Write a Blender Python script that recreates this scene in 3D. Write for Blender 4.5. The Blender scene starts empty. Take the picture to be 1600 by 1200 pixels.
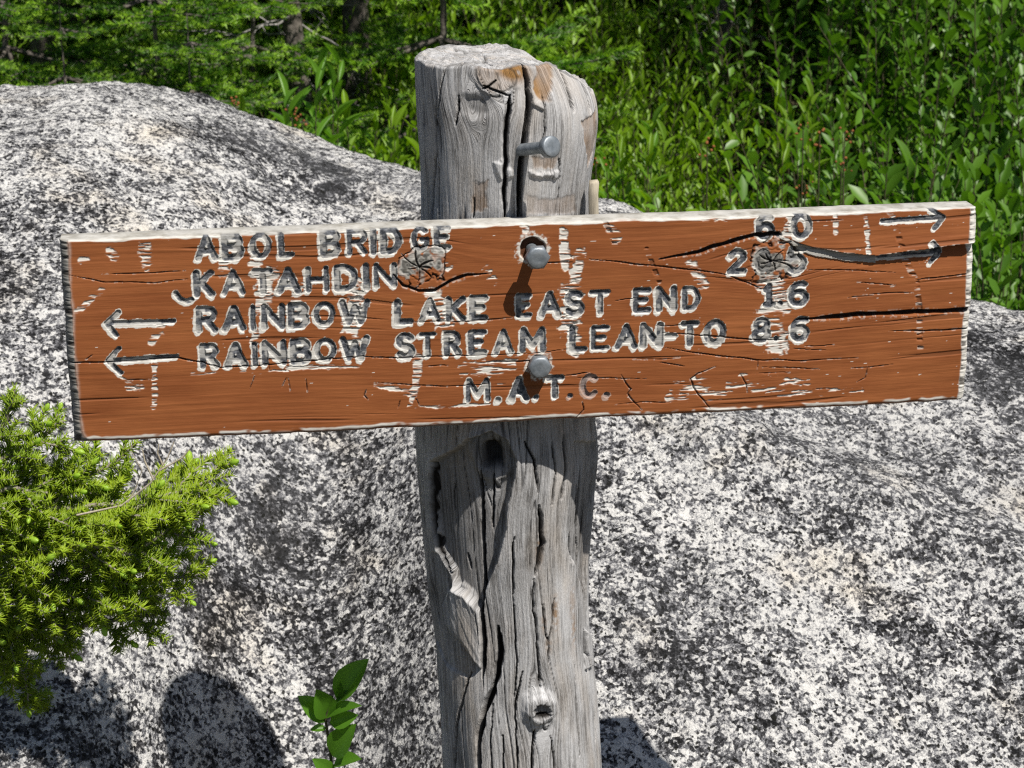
import bpy, math, random
import numpy as np
from mathutils import Vector, Matrix

random.seed(7)
RNG = np.random.default_rng(11)
scene = bpy.context.scene
col = scene.collection

# ------------------------------------------------------------------ camera, sky, sun, exposure
CAM_H, PITCH, FPX = 1.65, math.radians(17.5), 3200.0
cam_d = bpy.data.cameras.new("camera")
cam = bpy.data.objects.new("camera", cam_d)
col.objects.link(cam)
cam.location = (0, 0, CAM_H)
cam.rotation_euler = (math.radians(90) - PITCH, 0, 0)
cam_d.sensor_width = 36.0
cam_d.lens = FPX / 1600 * 36.0
cam_d.clip_start, cam_d.clip_end = 0.05, 2000
cam_d.dof.use_dof = True
cam_d.dof.focus_distance = 1.74
cam_d.dof.aperture_fstop = 25
scene.camera = cam

YAW, ROLL = math.radians(7.8), math.radians(0.29)
A_ = Vector((math.cos(YAW), math.sin(YAW), 0))           # along the board
N_ = Vector((math.sin(YAW), -math.cos(YAW), 0))          # out of the board
SUN = (A_ * 0.328 + Vector((0, 0, 1)) * 0.98 + N_ * 0.52).normalized()
sun_el = math.asin(SUN.z)
sun_az = math.atan2(SUN.x, SUN.y)

world = bpy.data.worlds.new("World")
scene.world = world
world.use_nodes = True
wn = world.node_tree
bg = wn.nodes["Background"]
sky = wn.nodes.new("ShaderNodeTexSky")
sky.sky_type = 'NISHITA'
sky.sun_disc = False
sky.sun_elevation = sun_el
sky.sun_rotation = sun_az
wn.links.new(sky.outputs[0], bg.inputs[0])
bg.inputs[1].default_value = 0.05

sl = bpy.data.lights.new("sun", 'SUN')
sl.energy = 5.0
sl.angle = math.radians(0.53)
sl.color = (1.0, 0.95, 0.87)
so = bpy.data.objects.new("sun", sl)
col.objects.link(so)
so.rotation_euler = SUN.to_track_quat('Z', 'Y').to_euler()
so.location = (3, -3, 8)

scene.view_settings.view_transform = 'Standard'
scene.view_settings.look = 'None'
scene.view_settings.gamma = 1.0
scene.view_settings.exposure = 0.25
scene.view_settings.use_curve_mapping = False
scene.render.engine = 'CYCLES'
scene.cycles.use_denoising = False
scene.cycles.filter_width = 1.2
scene.cycles.sample_clamp_indirect = 4.0
scene.cycles.max_bounces = 7
scene.cycles.transparent_max_bounces = 4

# ------------------------------------------------------------------ maths helpers
_F = np.array([0, math.cos(PITCH), -math.sin(PITCH)])
_U = np.array([0, math.sin(PITCH), math.cos(PITCH)])
_R = np.array([1.0, 0, 0])
CAMP = np.array([0, 0, CAM_H])

def ray(px, py):
    return _F + (px - 800) / FPX * _R + (600 - py) / FPX * _U

def W3(px, py, y):                                        # the point at distance y ahead on that line of sight
    d = ray(px, py)
    return CAMP + d * (y / d[1])

def _hash(ix, iy, seed):
    h = (ix.astype(np.int64) * 374761393 + iy.astype(np.int64) * 668265263 + seed * 974634737) & 0xFFFFFFFF
    h = ((h ^ (h >> 13)) * 1274126177) & 0xFFFFFFFF
    h = ((h ^ (h >> 16)) * 2246822519) & 0xFFFFFFFF
    return ((h ^ (h >> 15)) & 0xFFFFFF) / float(0xFFFFFF)

def vn(x, y, seed=0):
    x0 = np.floor(x); y0 = np.floor(y)
    fx = x - x0; fy = y - y0
    fx = fx * fx * (3 - 2 * fx); fy = fy * fy * (3 - 2 * fy)
    a = _hash(x0, y0, seed); b = _hash(x0 + 1, y0, seed)
    c = _hash(x0, y0 + 1, seed); d = _hash(x0 + 1, y0 + 1, seed)
    return (a * (1 - fx) + b * fx) * (1 - fy) + (c * (1 - fx) + d * fx) * fy

def fbm(x, y, octv=3, seed=0):
    s = 0; a = 0.5; t = 0
    for o in range(octv):
        s = s + a * vn(x * 2 ** o + 17.3 * o, y * 2 ** o + 5.1 * o, seed + o); t += a; a *= 0.5
    return s / t

def sstep(a, b, x):
    t = np.clip((x - a) / (b - a), 0, 1)
    return t * t * (3 - 2 * t)

def pl_dist(X, Y, pts):                                   # distance to a polyline, and the position along it
    best = np.full(X.shape, 1e9); par = np.zeros(X.shape); side = np.zeros(X.shape)
    n = len(pts) - 1
    for i in range(n):
        ax, ay = pts[i]; bx, by = pts[i + 1]
        dx, dy = bx - ax, by - ay
        L2 = dx * dx + dy * dy + 1e-14
        t = np.clip(((X - ax) * dx + (Y - ay) * dy) / L2, 0, 1)
        d = np.hypot(X - ax - t * dx, Y - ay - t * dy)
        m = d < best
        best = np.where(m, d, best); par = np.where(m, (i + t) / n, par)
        side = np.where(m, np.sign((X - ax) * dy - (Y - ay) * dx), side)
    return best, par, side

def in_poly(X, Y, pts):
    ins = np.zeros(X.shape, bool)
    j = len(pts) - 1
    for i in range(len(pts)):
        xi, yi = pts[i]; xj, yj = pts[j]
        c = ((yi > Y) != (yj > Y)) & (X < (xj - xi) * (Y - yi) / (yj - yi + 1e-12) + xi)
        ins ^= c; j = i
    return ins

def window(Uc, Vc, pts, pad):                             # index window of a grid round some points
    xs = [p[0] for p in pts]; ys = [p[1] for p in pts]
    i0 = max(0, np.searchsorted(Uc, min(xs) - pad)); i1 = min(len(Uc), np.searchsorted(Uc, max(xs) + pad) + 1)
    j0 = max(0, np.searchsorted(Vc, min(ys) - pad)); j1 = min(len(Vc), np.searchsorted(Vc, max(ys) + pad) + 1)
    return slice(j0, j1), slice(i0, i1)

# ------------------------------------------------------------------ mesh and object helpers
def mesh_np(name, V, F, attrs=None, smooth=True):
    me = bpy.data.meshes.new(name)
    V = np.asarray(V, np.float32)
    Fs = [np.asarray(f, np.int32) for f in (F if isinstance(F, list) else [F]) if len(f)]
    me.vertices.add(len(V)); me.vertices.foreach_set("co", V.ravel())
    loops = np.concatenate([f.ravel() for f in Fs])
    tot = np.concatenate([np.full(len(f), f.shape[1], np.int32) for f in Fs])
    st = np.concatenate([[0], np.cumsum(tot)[:-1]]).astype(np.int32)
    me.loops.add(len(loops)); me.loops.foreach_set("vertex_index", loops)
    me.polygons.add(len(tot)); me.polygons.foreach_set("loop_start", st); me.polygons.foreach_set("loop_total", tot)
    me.update(calc_edges=True)
    for k, a in (attrs or {}).items():
        a = np.asarray(a, np.float32)
        if a.ndim == 2:
            at = me.attributes.new(k, 'FLOAT_VECTOR', 'POINT'); at.data.foreach_set("vector", a.ravel())
        else:
            at = me.attributes.new(k, 'FLOAT', 'POINT'); at.data.foreach_set("value", a.ravel())
    if smooth:
        me.polygons.foreach_set("use_smooth", np.ones(len(tot), bool))
    me.validate()
    return me

def obj(name, me, mat=None, parent=None, label=None, cat=None, group=None, kind=None, loc=None):
    o = bpy.data.objects.new(name, me)
    col.objects.link(o)
    if me is not None and mat is not None and not me.materials:
        me.materials.append(mat)
    if parent is not None: o.parent = parent
    if loc is not None: o.location = loc
    tag(o, label, cat, group, kind)
    return o

def tag(o, label=None, cat=None, group=None, kind=None):
    for k, v in (("label", label), ("category", cat), ("group", group), ("kind", kind)):
        if v: o[k] = v
    return o

def tube(pts, rad, n=6, cap=True):                        # tapered tube along points
    P = np.asarray(pts, float); m = len(P)
    V = []; F = []
    T = np.gradient(P, axis=0)
    ref = np.array([0.31, 0.17, 0.93])
    for i in range(m):
        t = T[i] / (np.linalg.norm(T[i]) + 1e-12)
        a = np.cross(t, ref); a /= np.linalg.norm(a) + 1e-12
        b = np.cross(t, a)
        for k in range(n):
            th = 2 * math.pi * k / n
            V.append(P[i] + rad[i] * (math.cos(th) * a + math.sin(th) * b))
    for i in range(m - 1):
        for k in range(n):
            F.append((i * n + k, i * n + (k + 1) % n, (i + 1) * n + (k + 1) % n, (i + 1) * n + k))
    V = np.array(V); F = np.array(F, np.int32)
    return V, F

class Bag:                                                # collects vertex and face arrays into one mesh
    def __init__(s): s.V = []; s.Q = []; s.T = []; s.A = {}; s.n = 0
    def add(s, V, F, **at):
        V = np.asarray(V, float); F = np.asarray(F, np.int64)
        (s.Q if F.shape[1] == 4 else s.T).append(F + s.n)
        s.V.append(V); s.n += len(V)
        for k, v in at.items():
            s.A.setdefault(k, []).append(np.broadcast_to(np.asarray(v, float), (len(V),)))
    def mesh(s, name, smooth=True):
        Fs = []
        if s.Q: Fs.append(np.concatenate(s.Q))
        if s.T: Fs.append(np.concatenate(s.T))
        return mesh_np(name, np.concatenate(s.V), Fs, {k: np.concatenate(v) for k, v in s.A.items()}, smooth)

def frames(D, Nrm):                                       # rows X,Y,Z with Y along D and Z near Nrm
    Y = D / (np.linalg.norm(D, axis=1, keepdims=True) + 1e-12)
    X = np.cross(Y, Nrm); X /= np.linalg.norm(X, axis=1, keepdims=True) + 1e-12
    Z = np.cross(X, Y)
    return np.stack([X, Y, Z], 1)

def scatter(bv, bf, O, Fr, S):                            # copies of a small base mesh
    n = len(O); k = len(bv)
    L = bv[None] * S[:, None, :]
    V = np.einsum('nkc,ncd->nkd', L, Fr) + O[:, None, :]
    F = bf[None] + (np.arange(n) * k)[:, None, None]
    return V.reshape(-1, 3), F.reshape(-1, bf.shape[1])

# ------------------------------------------------------------------ material helpers
class NT:
    def __init__(s, name):
        s.m = bpy.data.materials.new(name); s.m.use_nodes = True
        s.t = s.m.node_tree; s.n = s.t.nodes
        s.b = s.n["Principled BSDF"]; s.out = s.n["Material Output"]
    def node(s, ty, ins=None, **pr):
        nd = s.n.new(ty)
        for k, v in pr.items(): setattr(nd, k, v)
        for k, v in (ins or {}).items(): s.put(nd.inputs[k], v)
        return nd
    def put(s, sock, v):
        if isinstance(v, bpy.types.NodeSocket): s.t.links.new(v, sock)
        elif hasattr(v, 'outputs'): s.t.links.new(v.outputs[0], sock)
        else: sock.default_value = v
    def attr(s, name, vec=False):
        nd = s.node('ShaderNodeAttribute', attribute_name=name)
        return nd.outputs['Vector'] if vec else nd.outputs['Fac']
    def coord(s): return s.node('ShaderNodeTexCoord').outputs['Object']
    def map(s, v, sc=(1, 1, 1), lo=(0, 0, 0)):
        return s.node('ShaderNodeMapping', {'Vector': v, 'Scale': sc, 'Location': lo}).outputs[0]
    def noise(s, v, scale, detail=3, rough=0.55, dist=0):
        return s.node('ShaderNodeTexNoise', {'Vector': v, 'Scale': scale, 'Detail': detail, 'Roughness': rough, 'Distortion': dist}).outputs[0]
    def math(s, op, a, b=0.0, c=None, clamp=False):
        nd = s.node('ShaderNodeMath', {0: a, 1: b}, operation=op, use_clamp=clamp)
        if c is not None: s.put(nd.inputs[2], c)
        return nd.outputs[0]
    def ramp(s, f, stops, interp='LINEAR'):
        nd = s.node('ShaderNodeValToRGB', {'Fac': f})
        e = nd.color_ramp; e.interpolation = interp
        while len(e.elements) < len(stops): e.elements.new(0.5)
        for el, (p, c) in zip(e.elements, stops):
            el.position = p
            el.color = (c, c, c, 1) if not isinstance(c, tuple) else (*c, 1)
        return nd.outputs[0]
    def mix(s, f, a, b, mode='MIX'):
        nd = s.node('ShaderNodeMix', data_type='RGBA', blend_type=mode)
        for k, v in ((0, f), (6, a), (7, b)):
            if isinstance(v, tuple) and len(v) == 3: v = (*v, 1)
            s.put(nd.inputs[k], v)
        return nd.outputs[2]
    def bump(s, h, strength, dist):
        return s.node('ShaderNodeBump', {'Height': h, 'Strength': strength, 'Distance': dist}).outputs[0]
    def done(s, color=None, rough=None, normal=None, **kw):
        if color is not None: s.put(s.b.inputs['Base Color'], (*color, 1) if isinstance(color, tuple) and len(color) == 3 else color)
        if rough is not None: s.put(s.b.inputs['Roughness'], rough)
        if normal is not None: s.put(s.b.inputs['Normal'], normal)
        for k, v in kw.items(): s.put(s.b.inputs[k.replace('_', ' ')], v)
        return s.m

def mat_granite():
    t = NT("granite")
    c = t.coord()
    wob = t.node('ShaderNodeTexNoise', {'Vector': c, 'Scale': 90.0, 'Detail': 2.0}).outputs['Color']
    off = t.node('ShaderNodeVectorMath', {0: wob, 1: (0.5, 0.5, 0.5)}, operation='SUBTRACT')
    off = t.node('ShaderNodeVectorMath', {0: off, 'Scale': 0.007}, operation='SCALE')
    cw = t.node('ShaderNodeVectorMath', {0: c, 1: off}, operation='ADD').outputs[0]
    vo = t.node('ShaderNodeTexVoronoi', {'Vector': cw, 'Scale': 220.0})
    r1 = t.node('ShaderNodeSeparateColor', {0: vo.outputs['Color']}).outputs[0]
    fine = t.noise(c, 340.0, 4, 0.75)
    mid = t.noise(c, 52.0, 3, 0.65)
    wide = t.noise(c, 15.0, 3, 0.6, 0.5)
    big = t.noise(c, 4.2, 4, 0.62, 0.4)
    v = t.math('MULTIPLY', r1, 0.36)
    v = t.math('MULTIPLY_ADD', fine, 0.85, v)
    v = t.math('MULTIPLY_ADD', mid, 0.75, v)
    v = t.math('MULTIPLY_ADD', wide, 0.44, v)
    v = t.math('MULTIPLY_ADD', big, 0.36, v)
    v = t.math('SUBTRACT', v, 0.88)
    v = t.math('MULTIPLY_ADD', t.math('SUBTRACT', v, 0.5), 1.2, 0.5)
    v = t.math('MULTIPLY_ADD', t.attr('lichen_shade'), -0.15, v)
    colr = t.ramp(v, [(0.10, (0.012, 0.012, 0.013)), (0.26, (0.035, 0.035, 0.038)), (0.36, (0.10, 0.10, 0.108)),
                      (0.47, (0.26, 0.262, 0.28)), (0.54, (0.60, 0.595, 0.59)), (0.68, (0.80, 0.79, 0.77)), (1.0, (0.86, 0.85, 0.82))])
    sheet = t.ramp(t.noise(t.map(c, (2.2, 5.0, 5.0), (3.1, 0.4, 0)), 1.0, 4, 0.65, 0.6), [(0.56, 0.0), (0.68, 0.5)])
    sheet = t.math('MAXIMUM', sheet, t.attr('sheet'))
    colr = t.mix(t.math('MULTIPLY', sheet, 0.5), colr, t.mix(0.55, colr, t.mix(fine, (0.07, 0.072, 0.08), (0.34, 0.345, 0.36))))
    # small black lichen dots and pits
    v2 = t.node('ShaderNodeTexVoronoi', {'Vector': cw, 'Scale': 195.0})
    r2 = t.node('ShaderNodeSeparateColor', {0: v2.outputs['Color']}).outputs[1]
    thr = t.math('MULTIPLY_ADD', r2, 0.95, -0.50)
    thr = t.math('MULTIPLY_ADD', t.math('SUBTRACT', wide, 0.5), -0.5, thr)
    dot = t.math('LESS_THAN', v2.outputs['Distance'], thr)
    colr = t.mix(t.math('MULTIPLY', dot, 0.94), colr, (0.016, 0.016, 0.014))
    warm = t.ramp(t.noise(c, 7.0, 3, 0.6), [(0.55, 0.0), (0.72, 0.55)])
    colr = t.mix(warm, colr, t.mix(1.0, colr, (1.0, 0.88, 0.70), 'MULTIPLY'))
    h = t.math('MULTIPLY_ADD', mid, 1.6, v)
    h = t.math('MULTIPLY_ADD', dot, -0.45, h)
    return t.done(colr, 0.85, t.bump(h, 0.9, 0.006), Specular_IOR_Level=0.12)

def mat_board():
    t = NT("sign_paint")
    uv = t.attr("buv", True); bare = t.attr("bare"); dark = t.attr("dark"); tone = t.attr("tone"); crk = t.attr("crk")
    g = t.noise(t.map(uv, (14, 420, 60)), 1.0, 4, 0.6)
    blot = t.noise(t.map(uv, (8, 30, 9)), 1.0, 6, 0.68)
    br = t.mix(t.ramp(blot, [(0.3, 0.0), (0.7, 1.0)]), (0.220, 0.066, 0.020), (0.335, 0.116, 0.038))
    br = t.mix(t.ramp(g, [(0.33, 0.32), (0.6, 0.0)]), br, t.mix(1.0, br, (0.62, 0.55, 0.5), 'MULTIPLY'))
    fg = t.noise(t.map(uv, (60, 900, 60)), 1.0, 3, 0.7)
    flt = t.noise(t.map(uv, (1, 1.8, 1)), 300.0, 3, 0.65)
    woodc = t.mix(tone, (0.13, 0.125, 0.115), (0.86, 0.84, 0.79))
    woodc = t.mix(t.ramp(fg, [(0.32, 0.7), (0.58, 0.0)]), woodc, t.mix(1.0, woodc, (0.45, 0.42, 0.36), 'MULTIPLY'))
    dk = t.mix(t.ramp(flt, [(0.4, 0.0), (0.75, 1.0)]), (0.045, 0.050, 0.060), (0.21, 0.22, 0.24))
    c = t.mix(bare, br, woodc)
    c = t.mix(dark, c, dk)
    c = t.mix(crk, c, (0.03, 0.02, 0.015))
    rough = t.math('MULTIPLY_ADD', bare, 0.2, 0.68)
    hh = t.math('MULTIPLY_ADD', fg, 0.6, g)
    return t.done(c, rough, t.bump(hh, 0.22, 0.0010), Specular_IOR_Level=0.2)

def mat_post():
    t = NT("weathered_wood")
    gc = t.attr("gc", True); crk = t.attr("crk"); st = t.attr("stain"); lite = t.attr("lite"); drk = t.attr("drk")
    n1 = t.noise(t.map(gc, (330, 1, 7)), 1.0, 4, 0.62)
    n2 = t.noise(t.map(gc, (1200, 1, 22)), 1.0, 3, 0.7)
    n3 = t.noise(t.map(gc, (26, 1, 14)), 1.0, 4, 0.6)
    sp = t.noise(t.map(gc, (900, 1, 260)), 1.0, 3, 0.7)
    v = t.math('MULTIPLY_ADD', n1, 0.36, t.math('MULTIPLY', n2, 0.36))
    v = t.math('MULTIPLY_ADD', n3, 0.62, v)
    v = t.math('MULTIPLY_ADD', sp, 0.38, v)
    v = t.math('SUBTRACT', v, 0.36)
    ln = t.math('ABSOLUTE', t.math('SUBTRACT', t.noise(t.map(gc, (230, 1, 5)), 1.0, 4, 0.7), 0.5))
    ln = t.ramp(ln, [(0.0, 1.0), (0.012, 0.75), (0.035, 0.0)])
    lz = t.ramp(t.noise(t.map(gc, (60, 1, 16)), 1.0, 2, 0.5), [(0.38, 0.0), (0.6, 1.0)])
    ln = t.math('MULTIPLY', ln, lz)
    v = t.math('MULTIPLY_ADD', t.math('SUBTRACT', v, 0.5), 1.3, 0.50)
    v = t.math('MULTIPLY_ADD', ln, -0.22, v)
    c = t.ramp(v, [(0.10, (0.045, 0.041, 0.038)), (0.28, (0.19, 0.182, 0.176)), (0.45, (0.36, 0.355, 0.355)), (0.66, (0.53, 0.53, 0.54)), (0.92, (0.70, 0.70, 0.71))])
    c = t.mix(t.math('MULTIPLY', lite, 0.8), c, t.mix(0.55, c, (0.66, 0.66, 0.67)))
    c = t.mix(t.ramp(t.noise(t.map(gc, (34, 1, 9), (3, 0, 5)), 1.0, 3, 0.6), [(0.48, 0.0), (0.7, 0.55)]), c, t.mix(1.0, c, (1.0, 0.86, 0.70), 'MULTIPLY'))
    stc = t.mix(n2, (0.09, 0.04, 0.012), (0.44, 0.23, 0.06))
    c = t.mix(t.math('MULTIPLY', st, 0.95), c, stc)
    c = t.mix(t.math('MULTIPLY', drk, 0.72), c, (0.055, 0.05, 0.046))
    c = t.mix(crk, c, (0.012, 0.010, 0.009))
    h = t.math('MULTIPLY_ADD', n2, 0.5, n1)
    h = t.math('MULTIPLY_ADD', ln, -0.5, h)
    h = t.math('MULTIPLY_ADD', sp, 0.5, h)
    return t.done(c, 0.85, t.bump(h, 0.7, 0.0018), Specular_IOR_Level=0.2)

def mat_leaf(name, c0, c1, rough=0.38, trans=0.35, tip=None):
    t = NT(name)
    r = t.attr("rnd")
    oi = t.node('ShaderNodeObjectInfo').outputs['Random']
    f = t.math('MULTIPLY_ADD', oi, 0.35, t.math('MULTIPLY', r, 0.65))
    c = t.mix(f, c0, c1)
    if tip: c = t.mix(t.attr("tip"), c, tip)
    m = t.done(c, rough, None, Specular_IOR_Level=0.45)
    tr = t.node('ShaderNodeBsdfTranslucent', {'Color': t.mix(1.0, c, (1.5, 1.6, 0.7), 'MULTIPLY')})
    ms = t.node('ShaderNodeMixShader', {0: trans, 1: t.b.outputs[0], 2: tr.outputs[0]})
    t.t.links.new(ms.outputs[0], t.out.inputs['Surface'])
    return m

def mat_simple(name, c0, c1, scale, rough=0.85, bump=0.5, bd=0.004, metal=0.0, sc=(1, 1, 1), spec=0.3):
    t = NT(name)
    n = t.noise(t.map(t.coord(), sc), scale, 4, 0.6)
    c = t.mix(t.ramp(n, [(0.3, 0.0), (0.7, 1.0)]), c0, c1)
    return t.done(c, rough, t.bump(n, bump, bd), Metallic=metal, Specular_IOR_Level=spec)

M_ROCK = mat_granite()
M_BOARD = mat_board()
M_POST = mat_post()
M_LEAF_A = mat_leaf("laurel_leaf", (0.055, 0.140, 0.006), (0.24, 0.40, 0.016), 0.45)
M_LEAF_B = mat_leaf("shrub_leaf", (0.032, 0.105, 0.009), (0.14, 0.29, 0.020), 0.42)
M_LEAF_C = mat_leaf("bright_leaf", (0.07, 0.20, 0.015), (0.17, 0.33, 0.03))
M_SEED = mat_leaf("seedling_leaf", (0.075, 0.19, 0.015), (0.10, 0.24, 0.02), 0.42, 0.45)
M_NEEDLE = mat_leaf("spruce_needle", (0.17, 0.29, 0.010), (0.38, 0.48, 0.024), 0.45, 0.42, (0.45, 0.58, 0.035))
M_NEEDLE_B = mat_leaf("forest_needle", (0.034, 0.115, 0.010), (0.10, 0.24, 0.018), 0.5, 0.35, (0.32, 0.52, 0.04))
M_PINE = mat_leaf("pine_needle", (0.045, 0.12, 0.02), (0.10, 0.21, 0.03), 0.45, 0.3)
M_BUD = mat_leaf("bud", (0.27, 0.47, 0.03), (0.42, 0.58, 0.07), 0.4, 0.3)
M_TWIG = mat_simple("twig_bark", (0.16, 0.13, 0.10), (0.36, 0.33, 0.29), 180, 0.85)
M_STEM = mat_simple("shrub_stem", (0.035, 0.035, 0.018), (0.10, 0.085, 0.045), 120, 0.8)
M_DEAD = mat_simple("dead_branch", (0.16, 0.15, 0.145), (0.40, 0.38, 0.37), 90, 0.9)
M_BARK = mat_simple("tree_bark", (0.05, 0.042, 0.036), (0.17, 0.15, 0.13), 40, 0.9, 0.8, 0.01)
M_SOIL = mat_simple("forest_floor", (0.018, 0.016, 0.009), (0.07, 0.055, 0.025), 9, 0.95, 0.8, 0.03)
M_STEEL = mat_simple("galvanised_steel", (0.17, 0.195, 0.22), (0.32, 0.35, 0.38), 160, 0.5, 0.35, 0.0008, 0.55, spec=0.5)
M_PEG = mat_simple("pale_wood", (0.30, 0.26, 0.20), (0.55, 0.49, 0.38), 60, 0.8, 0.5, 0.001, 0, (6, 6, 0.6))
M_CAPS = mat_simple("seed_capsule", (0.14, 0.045, 0.015), (0.32, 0.12, 0.035), 90, 0.7)

# ------------------------------------------------------------------ ground
def gz(x, y):
    x = np.asarray(x, float); y = np.asarray(y, float)
    t = np.maximum(0, y - 3.9)
    h = 0.36 * t * t / (t + 0.5)
    h = h / (1 + h / 14.0)
    return h + (fbm(x * 0.9 + 50, y * 0.9 + 50, 3, 5) - 0.5) * 0.22 * sstep(3.2, 5.0, y)

gx = np.concatenate([-np.geomspace(400, 4.2, 40), np.linspace(-4, 4, 81), np.geomspace(4.2, 400, 40)])
gy = np.concatenate([np.linspace(-60, -1, 14), np.linspace(-0.8, 10, 110), np.geomspace(10.3, 600, 40)])
GX, GY = np.meshgrid(gx, gy)
GZ = gz(GX, GY)
def grid_faces(nv, nu):
    idx = np.arange(nv * nu).reshape(nv, nu)
    return np.stack([idx[:-1, :-1], idx[:-1, 1:], idx[1:, 1:], idx[1:, :-1]], -1).reshape(-1, 4)
obj("ground", mesh_np("ground", np.stack([GX, GY, GZ], -1).reshape(-1, 3), grid_faces(len(gy), len(gx))), M_SOIL,
    label="dark leaf litter ground rising behind the boulder", kind="structure")

# ------------------------------------------------------------------ granite boulder
SIL = [(-700, 175, 3.5), (-300, 142, 3.5), (0, 131, 3.5), (200, 132, 3.5), (260, 142, 3.5), (330, 160, 3.5), (400, 186, 3.48), (480, 214, 3.46), (560, 243, 3.42),
       (650, 267, 3.38), (935, 307, 3.2), (1100, 345, 3.12), (1300, 402, 3.05), (1600, 480, 2.95), (1900, 575, 2.9), (2300, 800, 2.8)]
sx, szc, syc, sm = [], [], [], []
for px, py, yc in SIL:
    p = W3(px, py, yc); sx.append(p[0]); szc.append(p[2]); syc.append(yc); sm.append((CAM_H - p[2]) / yc)
def rock_z(x, y):
    zc = np.interp(x, sx, szc); yc = np.interp(x, sx, syc); m = np.interp(x, sx, sm)
    y0 = 2.0
    z0 = 0.512 + 0.03 * np.sin(x * 3.1 + 0.6) + 0.015 * np.sin(x * 7.3) - 0.33 * np.exp(-((x + 0.25) / 0.15) ** 2) + 0.09 * sstep(-0.36, -0.50, x) - 0.02 * sstep(0.02, 0.2, x)
    L = yc - y0
    t = (y - y0) / L
    dz = zc - z0; mm = m * L
    b = -mm - dz; a = 2 * dz + mm
    z = z0 + a * t + b * t * t
    z = np.where(t > 1, z - 3.2 * (t - 1) ** 2, z)
    tf = np.maximum(0, y0 - y)
    zf = z0 + a * t - 14.0 * tf * tf - 0.6 * tf
    return np.where(t < 0, zf, z)

rxs = np.linspace(-2.3, 2.0, 470)
rys = np.concatenate([np.linspace(1.55, 2.0, 40)[:-1], np.linspace(2.0, 3.6, 320), np.linspace(3.62, 4.9, 60)])
RX, RY = np.meshgrid(rxs, rys)
RZ = rock_z(RX, RY)
RZ -= 1.6 * sstep(-1.5, -2.3, RX) ** 2 + 1.6 * sstep(1.45, 2.0, RX) ** 2
def rock_hit(px, py):
    d = ray(px, py)
    for y in np.linspace(1.9, 4.2, 800):
        p = CAMP + d * (y / d[1])
        if p[2] < rock_z(p[0], p[1]): return p[0], p[1]
    return p[0], p[1]
RZ += (fbm(RX * 2.2, RY * 2.2, 3, 21) - 0.5) * 0.05 * sstep(1.9, 2.2, RY) * (1 - 0.6 * sstep(3.0, 3.4, RY))
RZ += (fbm(RX * 9, RY * 9, 3, 22) - 0.5) * (0.020 + 0.014 * sstep(2.5, 2.15, RY))
RZ += (fbm(RX * 45, RY * 45, 3, 23) - 0.5) * (0.012 + 0.006 * sstep(2.5, 2.15, RY))
ridge = [rock_hit(*p) for p in ((900, 640), (1000, 655), (1200, 697), (1400, 765), (1500, 815), (1640, 900))]
d, _, sd = pl_dist(RX, RY, ridge)
far = sd < 0
RZ += np.where(far, -0.035 * sstep(0.0, 0.10, d) * np.exp(-(d / 0.5) ** 2), 0) + 0.012 * np.exp(-(d / 0.05) ** 2)
for pts, w, dep in (([(430, 268), (500, 287), (560, 294), (620, 300), (680, 312)], 0.022, 0.018),
                    ([(330, 215), (400, 232), (470, 248)], 0.03, 0.008),
                    ([(560, 975), (620, 945), (700, 930)], 0.02, 0.012),
                    ([(430, 860), (500, 845), (550, 855)], 0.03, 0.010),
                    ([(1330, 900), (1400, 880), (1500, 890)], 0.03, 0.010)):
    q = [rock_hit(*p) for p in pts]
    d, _, _ = pl_dist(RX, RY, q)
    RZ -= dep * np.exp(-(d / w) ** 2) * (0.6 + 0.8 * fbm(RX * 30, RY * 30, 2, 31))
# soft swell in front, at the left foot
RZ -= 0.05 * np.exp(-(((RX + 0.18) / 0.10) ** 2 + ((RY - 2.02) / 0.10) ** 2))
lich_shade = np.zeros(RX.shape); sheet = np.zeros(RX.shape); rn = fbm(RX * 14, RY * 14, 3, 41)
for pts, w, a, arr in (([(290, 212), (360, 235), (430, 245), (490, 265)], .07, 1.2, lich_shade), ([(440, 275), (540, 292), (680, 312)], .03, 1.4, lich_shade), ([(1530, 500), (1600, 520), (1700, 560)], .10, 1.6, lich_shade), ([(0, 330), (100, 345)], .05, .8, lich_shade), ([(0, 450), (60, 460)], .06, .9, lich_shade),  # dark lichen streaks; the right-end stroke is shade put into the colour
                       ([(360, 850), (470, 855), (570, 835)], .07, .9, lich_shade), ([(330, 940), (450, 960), (560, 1010)], .08, .8, lich_shade), ([(600, 1020), (690, 1100), (640, 1180)], .08, .8, lich_shade), ([(540, 720), (610, 760), (640, 850)], .06, .8, lich_shade), ([(170, 120), (260, 140), (330, 165)], .05, .8, lich_shade),
                       ([(1240, 690), (1330, 700), (1420, 690)], .06, .7, lich_shade), ([(1480, 800), (1560, 830), (1640, 860)], .05, .7, lich_shade), ([(950, 1010), (1050, 1040), (1200, 1060)], .06, .5, lich_shade), ([(1400, 1010), (1500, 1000), (1600, 1020)], .06, .5, lich_shade),
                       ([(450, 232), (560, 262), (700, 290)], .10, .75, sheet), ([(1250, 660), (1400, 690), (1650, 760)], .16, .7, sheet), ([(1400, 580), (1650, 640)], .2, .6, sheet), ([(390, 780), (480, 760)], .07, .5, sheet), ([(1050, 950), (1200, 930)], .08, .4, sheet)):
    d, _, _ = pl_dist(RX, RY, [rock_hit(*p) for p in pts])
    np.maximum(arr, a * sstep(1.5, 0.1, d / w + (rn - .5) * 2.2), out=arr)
rock_me = mesh_np("boulder", np.stack([RX, RY, RZ], -1).reshape(-1, 3), grid_faces(len(rys), len(rxs)), {"lichen_shade": lich_shade.ravel(), "sheet": sheet.ravel()})
obj("boulder", rock_me, M_ROCK, label="huge rounded speckled granite boulder behind the trail sign", cat="boulder")
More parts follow.
